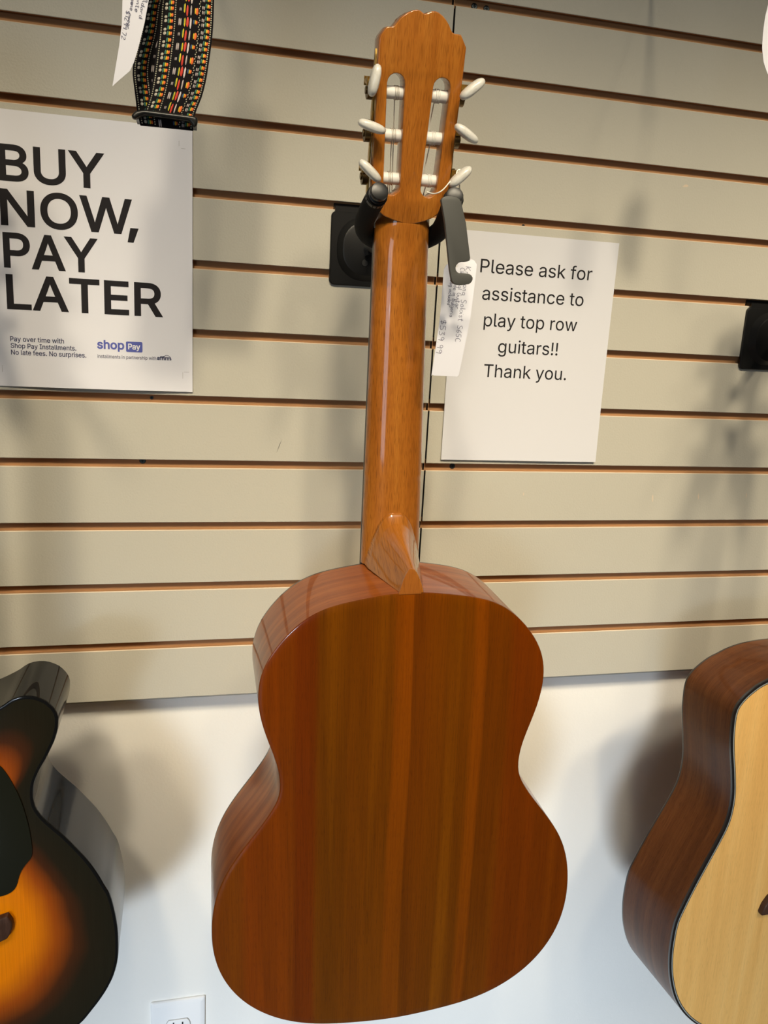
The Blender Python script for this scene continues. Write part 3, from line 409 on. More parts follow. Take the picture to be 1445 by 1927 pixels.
F.append(tuple(range(W))); F.append(tuple((len(zs) - 1) * W + i for i in range(W)))
neck = fix(mesh('neck', V, F, M_NECK, guitar, UV, angle=50))
arch = [(-.0106, -.001), (.0106, -.001)] + [(.0106 * (1 - i / 12), .0003 + .0235 * (1 - (1 - i / 12) ** 1.85)) for i in range(0, 13)] + [(-.0106 * (i / 12), .0003 + .0235 * (1 - (i / 12) ** 1.85)) for i in range(1, 13)]
slab('heel_cap', [[(x, z + ZJ) for x, z in arch]], -.0006, .0012, .0003, M_HEEL, neck)
fb = [(nx(z) + sx * (nw(z) + .0001), z) for sx, zz in ((-1, (.05, ZJ, ZN)), (1, (ZN, ZJ, .05))) for z in zz]
slab('fingerboard', [fb], D, D + .0062, .0003, M_EBONY, guitar)
V, F = box(nx(ZN) - .026, nx(ZN) + .026, D - .002, D + .0075, ZN, ZN + .004); mesh('nut', V, F, M_IVORY, guitar, smooth=False)
V, F = box(-.09, .09, D + .001, D + .009, -.135, -.107); mesh('bridge', V, F, M_ROSE, guitar, [(v[2], v[0]) for v in V], smooth=False)
# slotted headstock, tilted back 14 degrees
HT = Matrix.Rotation(R(14), 3, 'X')
head = bpy.data.objects.new('headstock_frame', None)
bpy.data.objects.remove(head)
def hs(v):   # headstock frame (x across, y into the wood from its back face, z up from the nut) -> guitar frame
    q = HT @ Vector((v[0], v[1], v[2])); return Vector((q.x, q.y + .077, q.z + ZN))
C0 = .0047
ho = [(-.0182, .0088), (-.0245, .0140), (-.0288, .0200), (-.0306, .0290), (-.0310, .0527), (-.0314, .0781), (-.0318, .1027), (-.0322, .1264), (-.0323, .1448), (-.0312, .1478), (-.0295, .1500), (-.0275, .1527), (-.0262, .1540), (-.0240, .1541), (-.0216, .1544),
      (-.0200, .1556), (-.0185, .1574), (-.0158, .1610), (-.0125, .1636), (-.0092, .1657), (-.0058, .1672), (-.0027, .1678), (-.0008, .1676), (.0008, .1669), (.0022, .1660), (.0036, .1656), (.0050, .1658), (.0063, .1662), (.0080, .1671), (.0097, .1679), (.0125, .1681), (.0155, .1674), (.0194, .1652), (.0222, .1628),
      (.0250, .1597), (.0272, .1562), (.0285, .1547), (.0304, .1538), (.0335, .1537), (.0360, .1535), (.0374, .1515), (.0388, .1493), (.0404, .1468), (.0417, .1446), (.0416, .1264), (.0412, .1006), (.0406, .0781), (.0402, .0527), (.0396, .0300), (.0380, .0215), (.0340, .0145), (.0276, .0090), (.0200, .0058), (.0125, .0037), (.0060, .0029), (-.0010, .0037), (-.0095, .0057)]
def slot(xc0, xc1, z0, z1, hw):
    o = []
    for k in range(9): t = math.pi * k / 8; o.append((xc1 + hw * math.cos(t), z1 - hw + hw * math.sin(t)))
    for k in range(9): t = math.pi + math.pi * k / 8; o.append((xc0 + hw * math.cos(t), z0 + hw + hw * math.sin(t)))
    return o
slab('headstock', [ho, slot(-.0126, -.0156, .0262, .1216, .0076), slot(.0212, .0242, .0262, .1212, .0074)], 0, .020, .0009, M_NECK, guitar, warp=hs, angle=40)
for side, xe, rx in ((-1, -.0326, -.0140), (1, .0420, .0242)):
    ex = [(0, .022), (.0028, .027), (.0022, .034), (.0036, .041), (.0020, .048), (.0030, .056), (.0018, .064), (.0034, .074), (.0018, .084), (.0030, .092), (.0020, .100), (.0036, .108), (.0022, .118), (.0030, .126), (.0012, .134), (0, .138)]
    pl = [(.0100 + a, z) for a, z in ex] + [(.0098 - a, z) for a, z in ex[::-1]]
    V, F = curve2d([pl], .0006, .0002)          # local (depth, along, thickness)
    V = [hs((xe + z, x, y)) for x, y, z in V]
    mp = fix(mesh('machine_head_plate', V, F, M_GOLD, guitar, smooth=False))
    for i, zr in enumerate((.0393, .0741, .1070)):
        zk = zr + .0072; xo = xe + side * .0040
        parts = [tube([hs((xe + side * .0004, .0125, zr)), hs((xe + side * .0052, .0125, zr))], .0070, 18), tube([hs((xe + side * .0050, .0125, zr)), hs((xe + side * .0066, .0125, zr))], .0030, 10)]
        mesh('gear', *join(*parts), M_BRONZE, mp)
        parts = [tube([hs((xo, .0205, zk)), hs((xo, -.006, zk))], .0019, 10), tube([hs((xo, .0175, zk)), hs((xo, .0075, zk))], .0030, 10)]
        parts += [([hs(v) for v in b[0]], b[1]) for b in (box(min(xe, xo + side * .0028), max(xe, xo + side * .0028), .0185, .0205, zk - .0035, zk + .0035), box(min(xe, xo + side * .0028), max(xe, xo + side * .0028), .0045, .0065, zk - .0035, zk + .0035))]
        mesh('worm_shaft', *join(*parts), M_GOLD, mp)
        ang = R(((-40, -15, 80), (43, -30, 40))[0 if side < 0 else 1][i])
        V = []; F = []; nu, nv = 20, 12
        for a in range(nv + 1):
            ph = math.pi * (a / nv - .5)
            for b in range(nu):
                th = 2 * math.pi * b / nu; pw = lambda v, e: math.copysign(abs(v) ** e, v)
                lx = .0123 * pw(math.cos(ph), .7) * pw(math.cos(th), .75); lz = .0042 * pw(math.cos(ph), .7) * pw(math.sin(th), .8); ly = .0068 * pw(math.sin(ph), .8)
                kx = (-.0364, -.0362, -.0354)[2 - i] if side < 0 else (.0471, .0463, .0452)[2 - i]
                V.append(hs((kx + lx * math.cos(ang) - lz * math.sin(ang), -.0125 + ly, (.0467, .0811, .1152)[i] - .0004 + lx * math.sin(ang) + lz * math.cos(ang))))
        for a in range(nv):
            for b in range(nu): F.append((a * nu + b, a * nu + (b + 1) % nu, (a + 1) * nu + (b + 1) % nu, (a + 1) * nu + b))
        fix(mesh('tuning_knob', V, F, M_PEARL, mp, angle=60))
        rc = rx + (-.0012 if side < 0 else 0) * 0 - side * 0; xa, xb = ((-.0245, -.0045), (.0125, .0330))[0 if side < 0 else 1]
        off = -.0028 * (.1070 - zr) / .0677
        V, F = tube([hs((xa + off * side * -1 * 0, .0100, zr)), hs((xb, .0100, zr))], .0051, 18); rol = mesh('string_roller', V, F, M_IVORY, guitar)
        xm = rx + (.001 if side < 0 else -.001)
        V, F = tube([hs((xm - .0022 + .0044 * q / 36, .0100 + .0056 * math.cos(q * 2 * math.pi / 12), zr + .0056 * math.sin(q * 2 * math.pi / 12))) for q in range(37)], .00034, 6)
        mesh('string_winding', V, F, M_NYLON if side > 0 else M_WOUND, rol)
        V, F = tube([hs((xm, .0156, zr)), (nx(ZN) + (xm - C0) * .75 * (1 - .18 * i), D + .0080, ZN + .002)], .00045, 6); mesh('headstock_string', V, F, M_NYLON if side > 0 else M_WOUND, guitar)
strings(guitar, [-.029 + .0116 * i for i in range(6)], [nx(ZN) - .0215 + .0086 * i for i in range(6)], D + .0095, D + .0078, -.115, ZN + .002)

# ---- the two guitars at the frame's edges, fronts to the room
def other_guitar(root, P, cx, depth, mats_top, mside, mback, bind, cen, ztop, znut, bands, bridge, neckm, headm, dome=.0012, binding_w=.004):
    top = plate('top', P, lambda z: 0.0, dome, mats_top, root, cen, bands)
    rim('binding', P, lambda z: .0013, lambda z: binding_w, bind, root)
    rim('side_panel', P, lambda z: binding_w, lambda z: depth(z) - .003, mside, root)
    rim('back_binding', P, lambda z: depth(z) - .003, lambda z: depth(z) - .0009, bind, root)
    plate('back_panel', P, depth, .003, [bind, mback], root, cen, sgn=1, edge=.0009)
    nwid = lambda z: .0218 + (znut - z) / (znut - ztop) * .006
    V = []; F = []; N = 16; Z = [ztop - .012 + (znut + .004 - ztop + .012) * i / 40 for i in range(41)]
    for z in Z:
        th = .016 + .05 * max(0, (ztop + .02 - z) / .032) ** 1.5
        for i in range(N + 1): s = -math.cos(math.pi * i / N); V.append((cx + s * nwid(z), .0005 + th * max(0, 1 - abs(s) ** 2.4) ** .6, z))
    for j in range(40):
        for i in range(N): F.append((j * (N + 1) + i, j * (N + 1) + i + 1, (j + 1) * (N + 1) + i + 1, (j + 1) * (N + 1) + i))
        F.append((j * (N + 1), j * (N + 1) + N, (j + 1) * (N + 1) + N, (j + 1) * (N + 1)))
    fix(mesh('neck', V, F, neckm, root, [(v[0], v[2]) for v in V]))
    zf = ztop - .12
    slab('fingerboard', [[(cx - nwid(zf), zf), (cx + nwid(zf), zf), (cx + nwid(znut), znut), (cx - nwid(znut), znut)]], -.006, 0.0004, .0004, M_EBONY, root)
    V, F = box(cx - .022, cx + .022, -.0075, .001, znut, znut + .004); mesh('nut', V, F, M_IVORY, root, smooth=False)
    tilt = Matrix.Rotation(R(-14), 3, 'X')
    hw_ = lambda v: tilt @ Vector((v.x, v.y, v.z - znut)) + Vector((0, 0, znut))
    slab('headstock', [[(cx - .022, znut + .003), (cx + .022, znut + .003), (cx + .030, znut + .03), (cx + .037, znut + .165), (cx + .012, znut + .175), (cx - .012, znut + .175), (cx - .037, znut + .165), (cx - .030, znut + .03)]], .001, .015, .001, headm, root, warp=hw_)
    for s in (-1, 1):
        for i in range(3):
            zk = znut + .045 + .042 * i
            a = [hw_(Vector((cx + s * (.026 + .002 * i), .020, zk))), hw_(Vector((cx + s * (.050 + .002 * i), .020, zk)))]
            V, F = tube([a[0], a[0].lerp(a[1], .5), a[0].lerp(a[1], .52), a[1].lerp(a[0], .15), a[1]], [.003, .003, .006, .0085, .006], 12); mesh('tuning_machine', V, F, M_STEEL, root)
            c = hw_(Vector((cx + s * (.017 + .001 * i), -.012, zk))); b = hw_(Vector((cx + s * (.017 + .001 * i), .004, zk))); V, F = tube([b, c], .003, 10); mesh('tuning_post', V, F, M_STEEL, root)
    br = slab('bridge', [bridge], -.009, -dome + .0008, .0022, M_ROSE, root)
    zb = sum(p[1] for p in bridge) / len(bridge)
    strings(root, [cx - .027 + .0108 * i for i in range(6)], [cx - .018 + .0072 * i for i in range(6)], -.0105, -.0075, zb, znut + .002)
    return top

# natural-top dreadnought at the right edge
RO = Vector((.345, -.2609, -.1767 + H)); RM = (Matrix.Rotation(R(3.86), 3, 'Z') @ Matrix.Rotation(R(-1.18), 3, 'X'))
def rodr(rx, ry, rz):
    v = Vector((R(rx), R(ry), R(rz))); return Matrix.Rotation(v.length, 3, v.normalized())
right_g = empty('acoustic_guitar', RO, rodr(-1.18, 0, 3.86))
tag(right_g, 'acoustic guitar with pale natural top and dark brown sides at the right edge', 'guitar', 'guitars on the wall')
rl = [(.060, .2285), (.030, .2255), (.010, .2205), (-.0033, .2149), (-.0157, .2096), (-.0314, .1982), (-.0411, .1859), (-.0434, .1731), (-.0425, .153), (-.0398, .1335), (-.0338, .1059), (-.0289, .0781), (-.0286, .0563), (-.0319, .0374), (-.0405, .0164), (-.0517, -.007), (-.0652, -.0357), (-.0763, -.0623), (-.0836, -.0839), (-.0855, -.1122), (-.0842, -.1362), (-.0796, -.1608), (-.0704, -.1868), (-.0581, -.208), (-.0413, -.2274), (-.020, -.2440), (.008, -.2570), (.040, -.2650), (.075, -.2695)]
CXR = .108
RP = crom([(CXR, .229)] + rl + [(CXR, -.271)] + [(2 * CXR - x, z) for x, z in rl[::-1]], 240)
other_guitar(right_g, RP, CXR, lambda z: .0948 - .042 * z, [M_BIND, M_PURF, M_SPRUCE], M_MAHOG, M_MAHOG, M_BIND, (CXR, -.02), .229, .589, ((.0022, 0), (.0034, 1), (.0042, 0)),
             [(CXR - .0735, -.0890), (CXR - .0745, -.0865), (CXR - .071, -.076), (CXR - .0645, -.0665), (CXR - .055, -.062), (CXR + .055, -.062), (CXR + .0645, -.0665), (CXR + .0745, -.0865), (CXR + .0735, -.0890), (CXR + .03, -.091), (CXR, -.099), (CXR - .03, -.091)], M_MAHOG, M_MAHOG)

# sunburst cutaway guitar at the left edge
LO = Vector((-.4221, -.2321, -.1091 + H))
left_g = empty('acoustic_guitar', LO, rodr(0, 0, .18))
tag(left_g, 'sunburst cutaway acoustic guitar with glossy black sides at the left edge', 'guitar', 'guitars on the wall')
CXL = -.128
lr = [(-.055, .1465), (-.04, .1541), (-.0352, .1575), (-.0303, .1609), (-.0252, .1629), (-.0184, .1639), (-.0115, .1632), (-.0058, .1609), (.0002, .1573), (.0049, .1519), (.0081, .1466), (.0096, .1405), (.0093, .1334), (.0084, .1269), (.0055, .1167), (.0013, .1073), (-.003, .0981), (-.0089, .0872), (-.0138, .075), (-.0154, .0656), (-.0155, .0567), (-.0134, .0467), (-.0077, .0363), (.0003, .0262), (.0107, .014), (.0228, -.0027), (.0318, -.0161), (.0401, -.0317), (.0465, -.0462), (.0516, -.0583), (.0555, -.078), (.0579, -.0991), (.0581, -.1188), (.0571, -.1353), (.0531, -.1525), (.0474, -.1661), (.0397, -.1796), (.0305, -.1926), (.0192, -.2067), (-.002, -.2245), (-.030, -.2390), (-.062, -.2500), (-.095, -.2560)]
low = [(2 * CXL - x, z) for x, z in lr[::-1] if z < .06]
up_ = [(-.2445, .083), (-.2530, .105), (-.2590, .135), (-.2590, .165), (-.2520, .192), (-.2380, .213), (-.216, .228), (-.190, .236), (-.160, .2402), (CXL, .241)]
LP = crom(lr + [(CXL, -.258)] + low + up_ + [(-.101, .2405), (-.098, .222), (-.0985, .190), (-.0960, .164), (-.0890, .148), (-.0780, .1415), (-.0670, .1425)], 300)
M_BURST = mat('sunburst_top', (.7, .3, .02), .3, 0, .4, .04, .02); t = NT(M_BURST)
at_ = t.new('ShaderNodeAttribute', attribute_name='ring')
nz = t.noise(t.coords('UV', (14, 14, 1)), 1, 2); mm = t.new('ShaderNodeMath', operation='MULTIPLY_ADD'); mm.inputs[1].default_value = .07; t.l.new(nz, mm.inputs[0]); t.l.new(at_.outputs['Fac'], mm.inputs[2])
cb = t.ramp(mm.outputs[0], [(.30, (.84, .26, .0004)), (.60, (.76, .20, .0003)), (.72, (.33, .065, .003)), (.82, (.06, .018, .005)), (.90, (.018, .013, .006)), (1.0, (.014, .012, .006))])
gr = t.noise(t.coords('UV', (900, 10, 1)), 1, 2); t.base(t.mix(.25, cb, t.ramp(gr, [(.35, (.6, .5, .4)), (.6, (1, 1, 1))]), 'MULTIPLY'))
other_guitar(left_g, LP, CXL, lambda z: .0893 - .048 * z, [M_BLACKLAC, M_BURST], M_BLACKLAC, M_BLACKLAC, M_BLACKLAC, (CXL, -.04), .241, .60, ((.0030, 0),),
             [(-.218, -.0660), (-.170, -.0640), (CXL, -.0630), (-.085, -.0640), (-.055, -.0655), (-.0425, -.0620), (-.0388, -.0690), (-.0385, -.0745), (-.0405, -.0820), (-.0440, -.0875), (-.055, -.0925), (-.085, -.0935), (CXL, -.0935), (-.170, -.0935), (-.212, -.0905), (-.2175, -.0800)], M_BLACKLAC, M_BLACKLAC)
M_GUARD = mat('dark_pickguard', (.012, .013, .008), .3, 0, .45, .05, .02)
slab('pickguard', [[tuple(v) for v in crom([(-.0605, -.0455), (-.0499, -.0440), (-.0430, -.0425), (-.0368, -.0385), (-.0335, -.0320), (-.0315, -.0240), (-.0285, -.0170), (-.0245, -.0110), (-.0200, -.0050), (-.0185, .0020), (-.0190, .0150), (-.0215, .0350), (-.0270, .0600), (-.0365, .0855), (-.0460, .0985), (-.0600, .1020), (-.0820, .0800), (-.0830, .0300), (-.0750, -.0200)], 90)]], -.0020, -.0006, .0003, M_GUARD, left_g)
# ---------------------------------------------------------------- wall hangers
def rr_ring(x0, x1, z0, z1, r, y): return [(x, y, z) for x, z in rrect(x0, x1, z0, z1, r, 7)]
def make_hanger(loc):
    """Origin: plate's lower left corner on the slat face."""
    root = empty('guitar_hanger', loc)
    w_, h_ = .097, .0818
    rings = [rr_ring(0, w_, 0, h_, .006, -.0002), rr_ring(0, w_, 0, h_, .006, -.0034), rr_ring(.001, w_ - .001, .001, h_ - .001, .0055, -.0045),
             rr_ring(.0075, w_ - .0075, .006, h_ - .0045, .031, -.0045), rr_ring(.0135, w_ - .0135, .012, h_ - .0105, .026, -.0115), rr_ring(.0155, w_ - .0155, .014, h_ - .0125, .024, -.0120)]
    V, F = loft(rings); n = len(rings[0]); F.append(tuple(range(n))); F.append(tuple(5 * n + k for k in range(n)))
    pl = fix(mesh('wall_plate', V, F, M_PLASTIC, root, angle=25))
    V, F = join(box(.004, w_ - .004, -.0042, -.0008, h_ - .001, h_ + .0052), box(.004, w_ - .004, -.0034, .0095, h_ + .0022, h_ + .0052), box(.004, w_ - .004, .0066, .0095, h_ + .0022, h_ + .0098))
    mesh('slat_clip', V, F, M_PLASTIC, root, smooth=False)
    V, F = join(tube([(.040, -.0117, .026), (.040, -.0128, .026)], [.0042, .0036], 14)); sc_ = mesh('plate_screw', V, F, M_HOLE, pl)
    return root, pl
hx, hz = -.1328, .4494
hang, _p = make_hanger((hx, 0, hz + H))
L_ = lambda p: (p[0] - hx, p[1], p[2] - hz)
tag(hang, 'black wall hanger whose yoke holds the back-facing classical guitar', 'guitar hanger', 'black slatwall guitar hangers')
V, F = tube([L_(p) for p in ((-.088, -.010, .4925), (-.088, -.03, .4920), (-.098, -.11, .486), (-.107, -.172, .479))], [.0075, .006, .006, .006], 14); mesh('support_arm', V, F, M_STEEL, hang)
V, F = join(([Vector(L_((-.0905 + x, -.0115 + y, .4890 + z))) for x, y, z in box(-.003, .0055, -.016, 0, -.006, .0075)[0]], box(0, 1, 0, 1, 0, 1)[1])); mesh('arm_socket', V, F, M_PLASTIC, hang, smooth=False)
yp = crom([(-.1432, -.290, .5082), (-.1420, -.252, .5000), (-.1378, -.215, .4935), (-.1290, -.191, .4880), (-.118, -.182, .4845), (-.1045, -.179, .482), (-.088, -.182, .4825), (-.0755, -.191, .486), (-.0665, -.215, .4930), (-.0700, -.250, .5025), (-.0782, -.290, .5103)], 60, closed=False)
V, F = tube([L_(p) for p in yp], .0088, 16); yoke = mesh('foam_yoke', V, F, M_FOAM, hang)
for a, b in ((yp[0], yp[2]), (yp[-1], yp[-3])):
    d = (a - b).normalized()
    V, F = tube([L_(a + d * k) for k in (-.006, -.002, -.001, .0025, .0030, .0055, .0062, .0085, .0100, .0106)], [.0088, .0088, .0078, .0078, .0064, .0064, .0075, .0075, .0068, .0045], 20); mesh('end_cap', V, F, M_PLASTIC, yoke)
lat = [(-.0929, .5071), (-.0918, .5090), (-.0890, .5104), (-.0845, .5110), (-.0800, .5104), (-.0772, .5090), (-.0756, .5068), (-.0703, .491), (-.0644, .4638), (-.0648, .4616), (-.0668, .4607), (-.0685, .4604), (-.0715, .4602), (-.0740, .4593), (-.0758, .4574), (-.0766, .4553), (-.0762, .4532), (-.0750, .4518), (-.0733, .4510), (-.0700, .4512), (-.0665, .4512), (-.0640, .4508), (-.0622, .4499), (-.0609, .4482), (-.0609, .4462), (-.0618, .4443), (-.0637, .4427), (-.0705, .4414), (-.0745, .4415), (-.0773, .4423), (-.0791, .4442), (-.0802, .4480), (-.0816, .4533), (-.0883, .4895)]
slab('locking_gate', [[(x - hx, z - hz) for x, z in lat]], -.3045, -.3005, .0006, M_STEEL, hang)
hang2, _p = make_hanger((.4345, 0, .3738 + H))
tag(hang2, 'black wall hanger cut off by the right edge, right of the assistance sign', 'guitar hanger', 'black slatwall guitar hangers')
V, F = tube([(.052, -.010, .043), (.040, -.05, .043), (.019, -.13, .04), (.017, -.155, .04)], .006, 14); mesh('support_arm', V, F, M_STEEL, hang2)
yp2 = crom([(-.020, -.30, .062), (-.019, -.25, .054), (-.018, -.20, .046), (-.010, -.17, .041), (.018, -.155, .039), (.046, -.17, .041), (.054, -.20, .046), (.055, -.25, .054), (.056, -.30, .062)], 50, closed=False)
V, F = tube(yp2, .0093, 14); yk = mesh('foam_yoke', V, F, M_FOAM, hang2)
for a, b in ((yp2[0], yp2[2]), (yp2[-1], yp2[-3])):
    d = (a - b).normalized(); V, F = tube([a + d * k for k in (-.004, .0025, .0055, .0085, .0106)], [.0085, .0078, .0064, .0075, .0045], 16); mesh('end_cap', V, F, M_PLASTIC, yk)

# ---------------------------------------------------------------- printed signs
def text(s, cap, x, z, width=None, weight=0.0, align='l', squeeze=1.0, track=0.0):
    """Lettering as flat faces in x-z; returns verts (x, z), faces and the end x. cap = capital height."""
    sc_ = cap / 525.0; pen = 0; spl = []
    for ch in s:
        adv, g = GLYPHS[ch]
        for q in g: spl.append([(a + pen if k % 2 == 0 else a) for k, a in enumerate(v)] if 0 else [tuple((c + pen) if k % 2 == 0 else c for k, c in enumerate(p)) for p in q])
        pen += adv + track
    xs = [p[2] for q in spl for p in q]; lo, hi = min(xs), max(xs)
    sx = (width / (hi - lo)) if width else sc_ * squeeze
    spl = [[((p[0] - lo) * sx, p[1] * sc_, (p[2] - lo) * sx, p[3] * sc_, (p[4] - lo) * sx, p[5] * sc_) for p in q] for q in spl]
    # flatten the loops, thicken them by weight, and keep the triangles whose winding number is not zero
    loops = []
    for q in spl:
        pts = []
        for a, b in zip(q, q[1:] + q[:1]):
            p0, p1, p2, p3 = Vector(a[2:4]), Vector(a[4:6]), Vector(b[0:2]), Vector(b[2:4])
            n = 1 if ((p1 - p0).length + (p3 - p2).length < 1e-9 or (p0 - p3).length < cap * .04 or (abs((p1 - p0).cross(p3 - p0)) + abs((p2 - p0).cross(p3 - p0)) < 1e-5 * cap * cap)) else 6
            for k in range(n): t = k / n; pts.append((1 - t) ** 3 * p0 + 3 * t * (1 - t) ** 2 * p1 + 3 * t * t * (1 - t) * p2 + t ** 3 * p3)
        pts = [p for k, p in enumerate(pts) if (p - pts[k - 1]).length > 1e-7]
        if weight:
            N = len(pts); o = []
            for k in range(N):
                d0 = (pts[k] - pts[k - 1]).normalized(); d1 = (pts[(k + 1) % N] - pts[k]).normalized()
                m = Vector((-d0.y - d1.y, d0.x + d1.x)); m = m.normalized() if m.length > 1e-6 else Vector((-d0.y, d0.x))
                o.append(pts[k] + m * weight / max(.5, m.dot(Vector((-d0.y, d0.x)))))
            pts = o
        loops.append(pts)
    P = []; E = []
    for q in loops:
        o = len(P); P += [p * 1000 for p in q]; E += [(o + k, o + (k + 1) % len(q)) for k in range(len(q))]
    V, _e, T, *_r = delaunay_2d_cdt(P, E, [], 0, 1e-5)
    def wind(p):
        w_ = 0
        for q in loops:
            for a, b in zip(q, q[1:] + q[:1]):
                if (a.y <= p.y) != (b.y <= p.y):
                    c = (b.x - a.x) * (p.y - a.y) - (p.x - a.x) * (b.y - a.y)
                    if b.y > a.y and c > 0: w_ += 1
                    if b.y <= a.y and c < 0: w_ -= 1
        return w_
    F = []
    for f in T:
        c = sum((V[i] for i in f), Vector((0, 0))) / len(f) / 1000
        if wind(c): F.append(tuple(f))
    V = [(v.x / 1000, v.y / 1000) for v in V]
    wdt = (hi - lo) * sx; ox = x - (wdt / 2 if align == 'c' else 0)
    return [(v[0] + ox, v[1] + z) for v in V], F, ox + wdt
def paper(name, x0, x1, z0, z1, warp, m, rot=0.0, th=.00022):
    """A sheet with a little thickness; warp(u, v) gives how far it stands off the wall. Returns object and placing function."""
    cx, cz = x0, z0; c, s_ = math.cos(rot), math.sin(rot)
    def place(x, z, lift=0.0):
        u = (x - x0) / (x1 - x0); v = (z - z0) / (z1 - z0); a, b = x - cx, z - cz
        return (cx + a * c - b * s_, -(warp(u, v) + lift), cz + a * s_ + b * c + H)
    nx_, nz_ = 16, 20; V = []; UV = []; F = []
    for l in (th, 0):
        for j in range(nz_ + 1):
            for i in range(nx_ + 1):
                x = x0 + (x1 - x0) * i / nx_; z = z0 + (z1 - z0) * j / nz_; V.append(place(x, z, l)); UV.append((x, z))
    K = (nx_ + 1) * (nz_ + 1); a = lambda i, j: j * (nx_ + 1) + i
    for j in range(nz_):
        for i in range(nx_):
            q = (a(i, j), a(i + 1, j), a(i + 1, j + 1), a(i, j + 1)); F.append(q); F.append(tuple(K + v for v in q[::-1]))
    edge = [a(i, 0) for i in range(nx_)] + [a(nx_, j) for j in range(nz_)] + [a(i, nz_) for i in range(nx_, 0, -1)] + [a(0, j) for j in range(nz_, 0, -1)]
    for p, q in zip(edge, edge[1:] + edge[:1]): F.append((p, K + p, K + q, q))
    return fix(mesh(name, V, F, m, None, UV)), place
def ink(name, tv, place, m, parent, lift=.0004):
    return mesh(name, [place(x, z, lift) for x, z in tv[0]], tv[1], m, parent, smooth=False)
def merge(*ts):
    V = []; F = []
    for t in ts:
        o = len(V); V += list(t[0]); F += [tuple(i + o for i in q) for q in t[1]]
    return V, F
rect2 = lambda x0, x1, z0, z1: ([(x0, z0), (x1, z0), (x1, z1), (x0, z1)], [(0, 1, 2, 3)])

# pay-later poster
PX0, PX1, PZ0, PZ1 = -.5049, -.2885, .3186, .6024
pw = lambda u, v: .0012 + .0035 * (1 - v) ** 2 * math.sin(math.pi * min(1, u * .9)) + .0012 * math.sin(3 * u + 2 * v) ** 2
poster, pp = paper('poster', PX0, PX1, PZ0, PZ1, pw, M_PAPER2)
tag(poster, 'white poster with big black payment words at the left edge', 'poster')
big = [text('BUY', .0352, -.4842, .5335, .1020, .0011), text('NOW', .0356, -.4847, .4890, .1306, .0011), text(',', .0356, -.3565, .4890, None, .0012, squeeze=1.3), text('PAY', .0352, -.4838, .4458, .0928, .0011), text('LATER', .0355, -.4828, .4026, .1600, .0011)]
for nm, tv in zip(('headline_word',) * 5, (big[0], merge(big[1], big[2]), big[3], big[4])): ink(nm, tv, pp, M_INK, poster)
ink('small_print', merge(text('Pay over time with', .0052, -.4823, .3676, .0552, .00012), text('Shop Pay Installments.', .0052, -.4821, .3604, .0676, .00012), text('No late fees. No surprises.', .0052, -.4821, .3532, .0780, .00012)), pp, M_NAVY, poster)
ink('logo_word', text('shop', .0092, -.3918, .3640, .0280, .00045), pp, M_INDIGO, poster)
ink('logo_box', (rrect(-.3615, -.3437, .3614, .3729, .0014), [tuple(range(28))]), pp, M_INDIGO, poster)
ink('logo_box_word', text('Pay', .0062, -.3590, .3645, .0126, .00022), pp, M_WHITEINK, poster, .0006)
ink('partner_print', text('installments in partnership with', .0038, -.3921, .3536, .0633, .00004), pp, M_NAVY, poster)
arc = []; n_ = 20
for k in range(n_ + 1): t_ = math.pi * (1 - k / n_); arc.append((-.3170 + .0049 * math.cos(t_), .3541 + .0054 * max(0, math.sin(t_))))
for k in range(n_, -1, -1): t_ = math.pi * (1 - k / n_); arc.append((-.3170 + .0044 * math.cos(t_), .3541 + .0049 * max(0, math.sin(t_))))
av, af = curve2d([arc]); ink('partner_logo', merge(text('affirm', .0040, -.3277, .3540, .0148, .00026), ([(v[0], v[1]) for v in av], af)), pp, M_NAVY, poster)
for q in ((-.30275, -.30245, .5835, .5890), (-.3004, -.2959, .5812, .5815), (-.29965, -.29935, .3337, .3409), (-.2983, -.2925, .34105, .34135), (-.4922, -.4919, .3337, .3409)): ink('trim_mark', rect2(*q), pp, M_GREYINK, poster)

# assistance sign
SX0, SZ0, SW, SH = .0195, .2434, .2159, .2795
sw = lambda u, v: .0012 + .0022 * (1 - v) ** 3 + .0010 * math.sin(2.4 * u + 1.3 * v) ** 2 + .001 * max(0, u - .85) * (v < .2)
sign, sp = paper('sign', SX0, SX0 + SW, SZ0, SZ0 + SH, sw, M_PAPER, -.0015)
tag(sign, 'white paper sign asking for assistance, taped right of the classical guitar', 'sign')
for s_, x_, z_, w_ in (('Please ask for', .0528, .4753, .1498), ('assistance to', .0579, .4434, .1366), ('play top row', .0627, .4117, .1263), ('guitars!!', .0843, .3803, .0814), ('Thank you.', .0679, .3496, .1129)):
    ink('printed_line', text(s_, .0163, x_, z_, w_, .00006), sp, M_INK, sign)

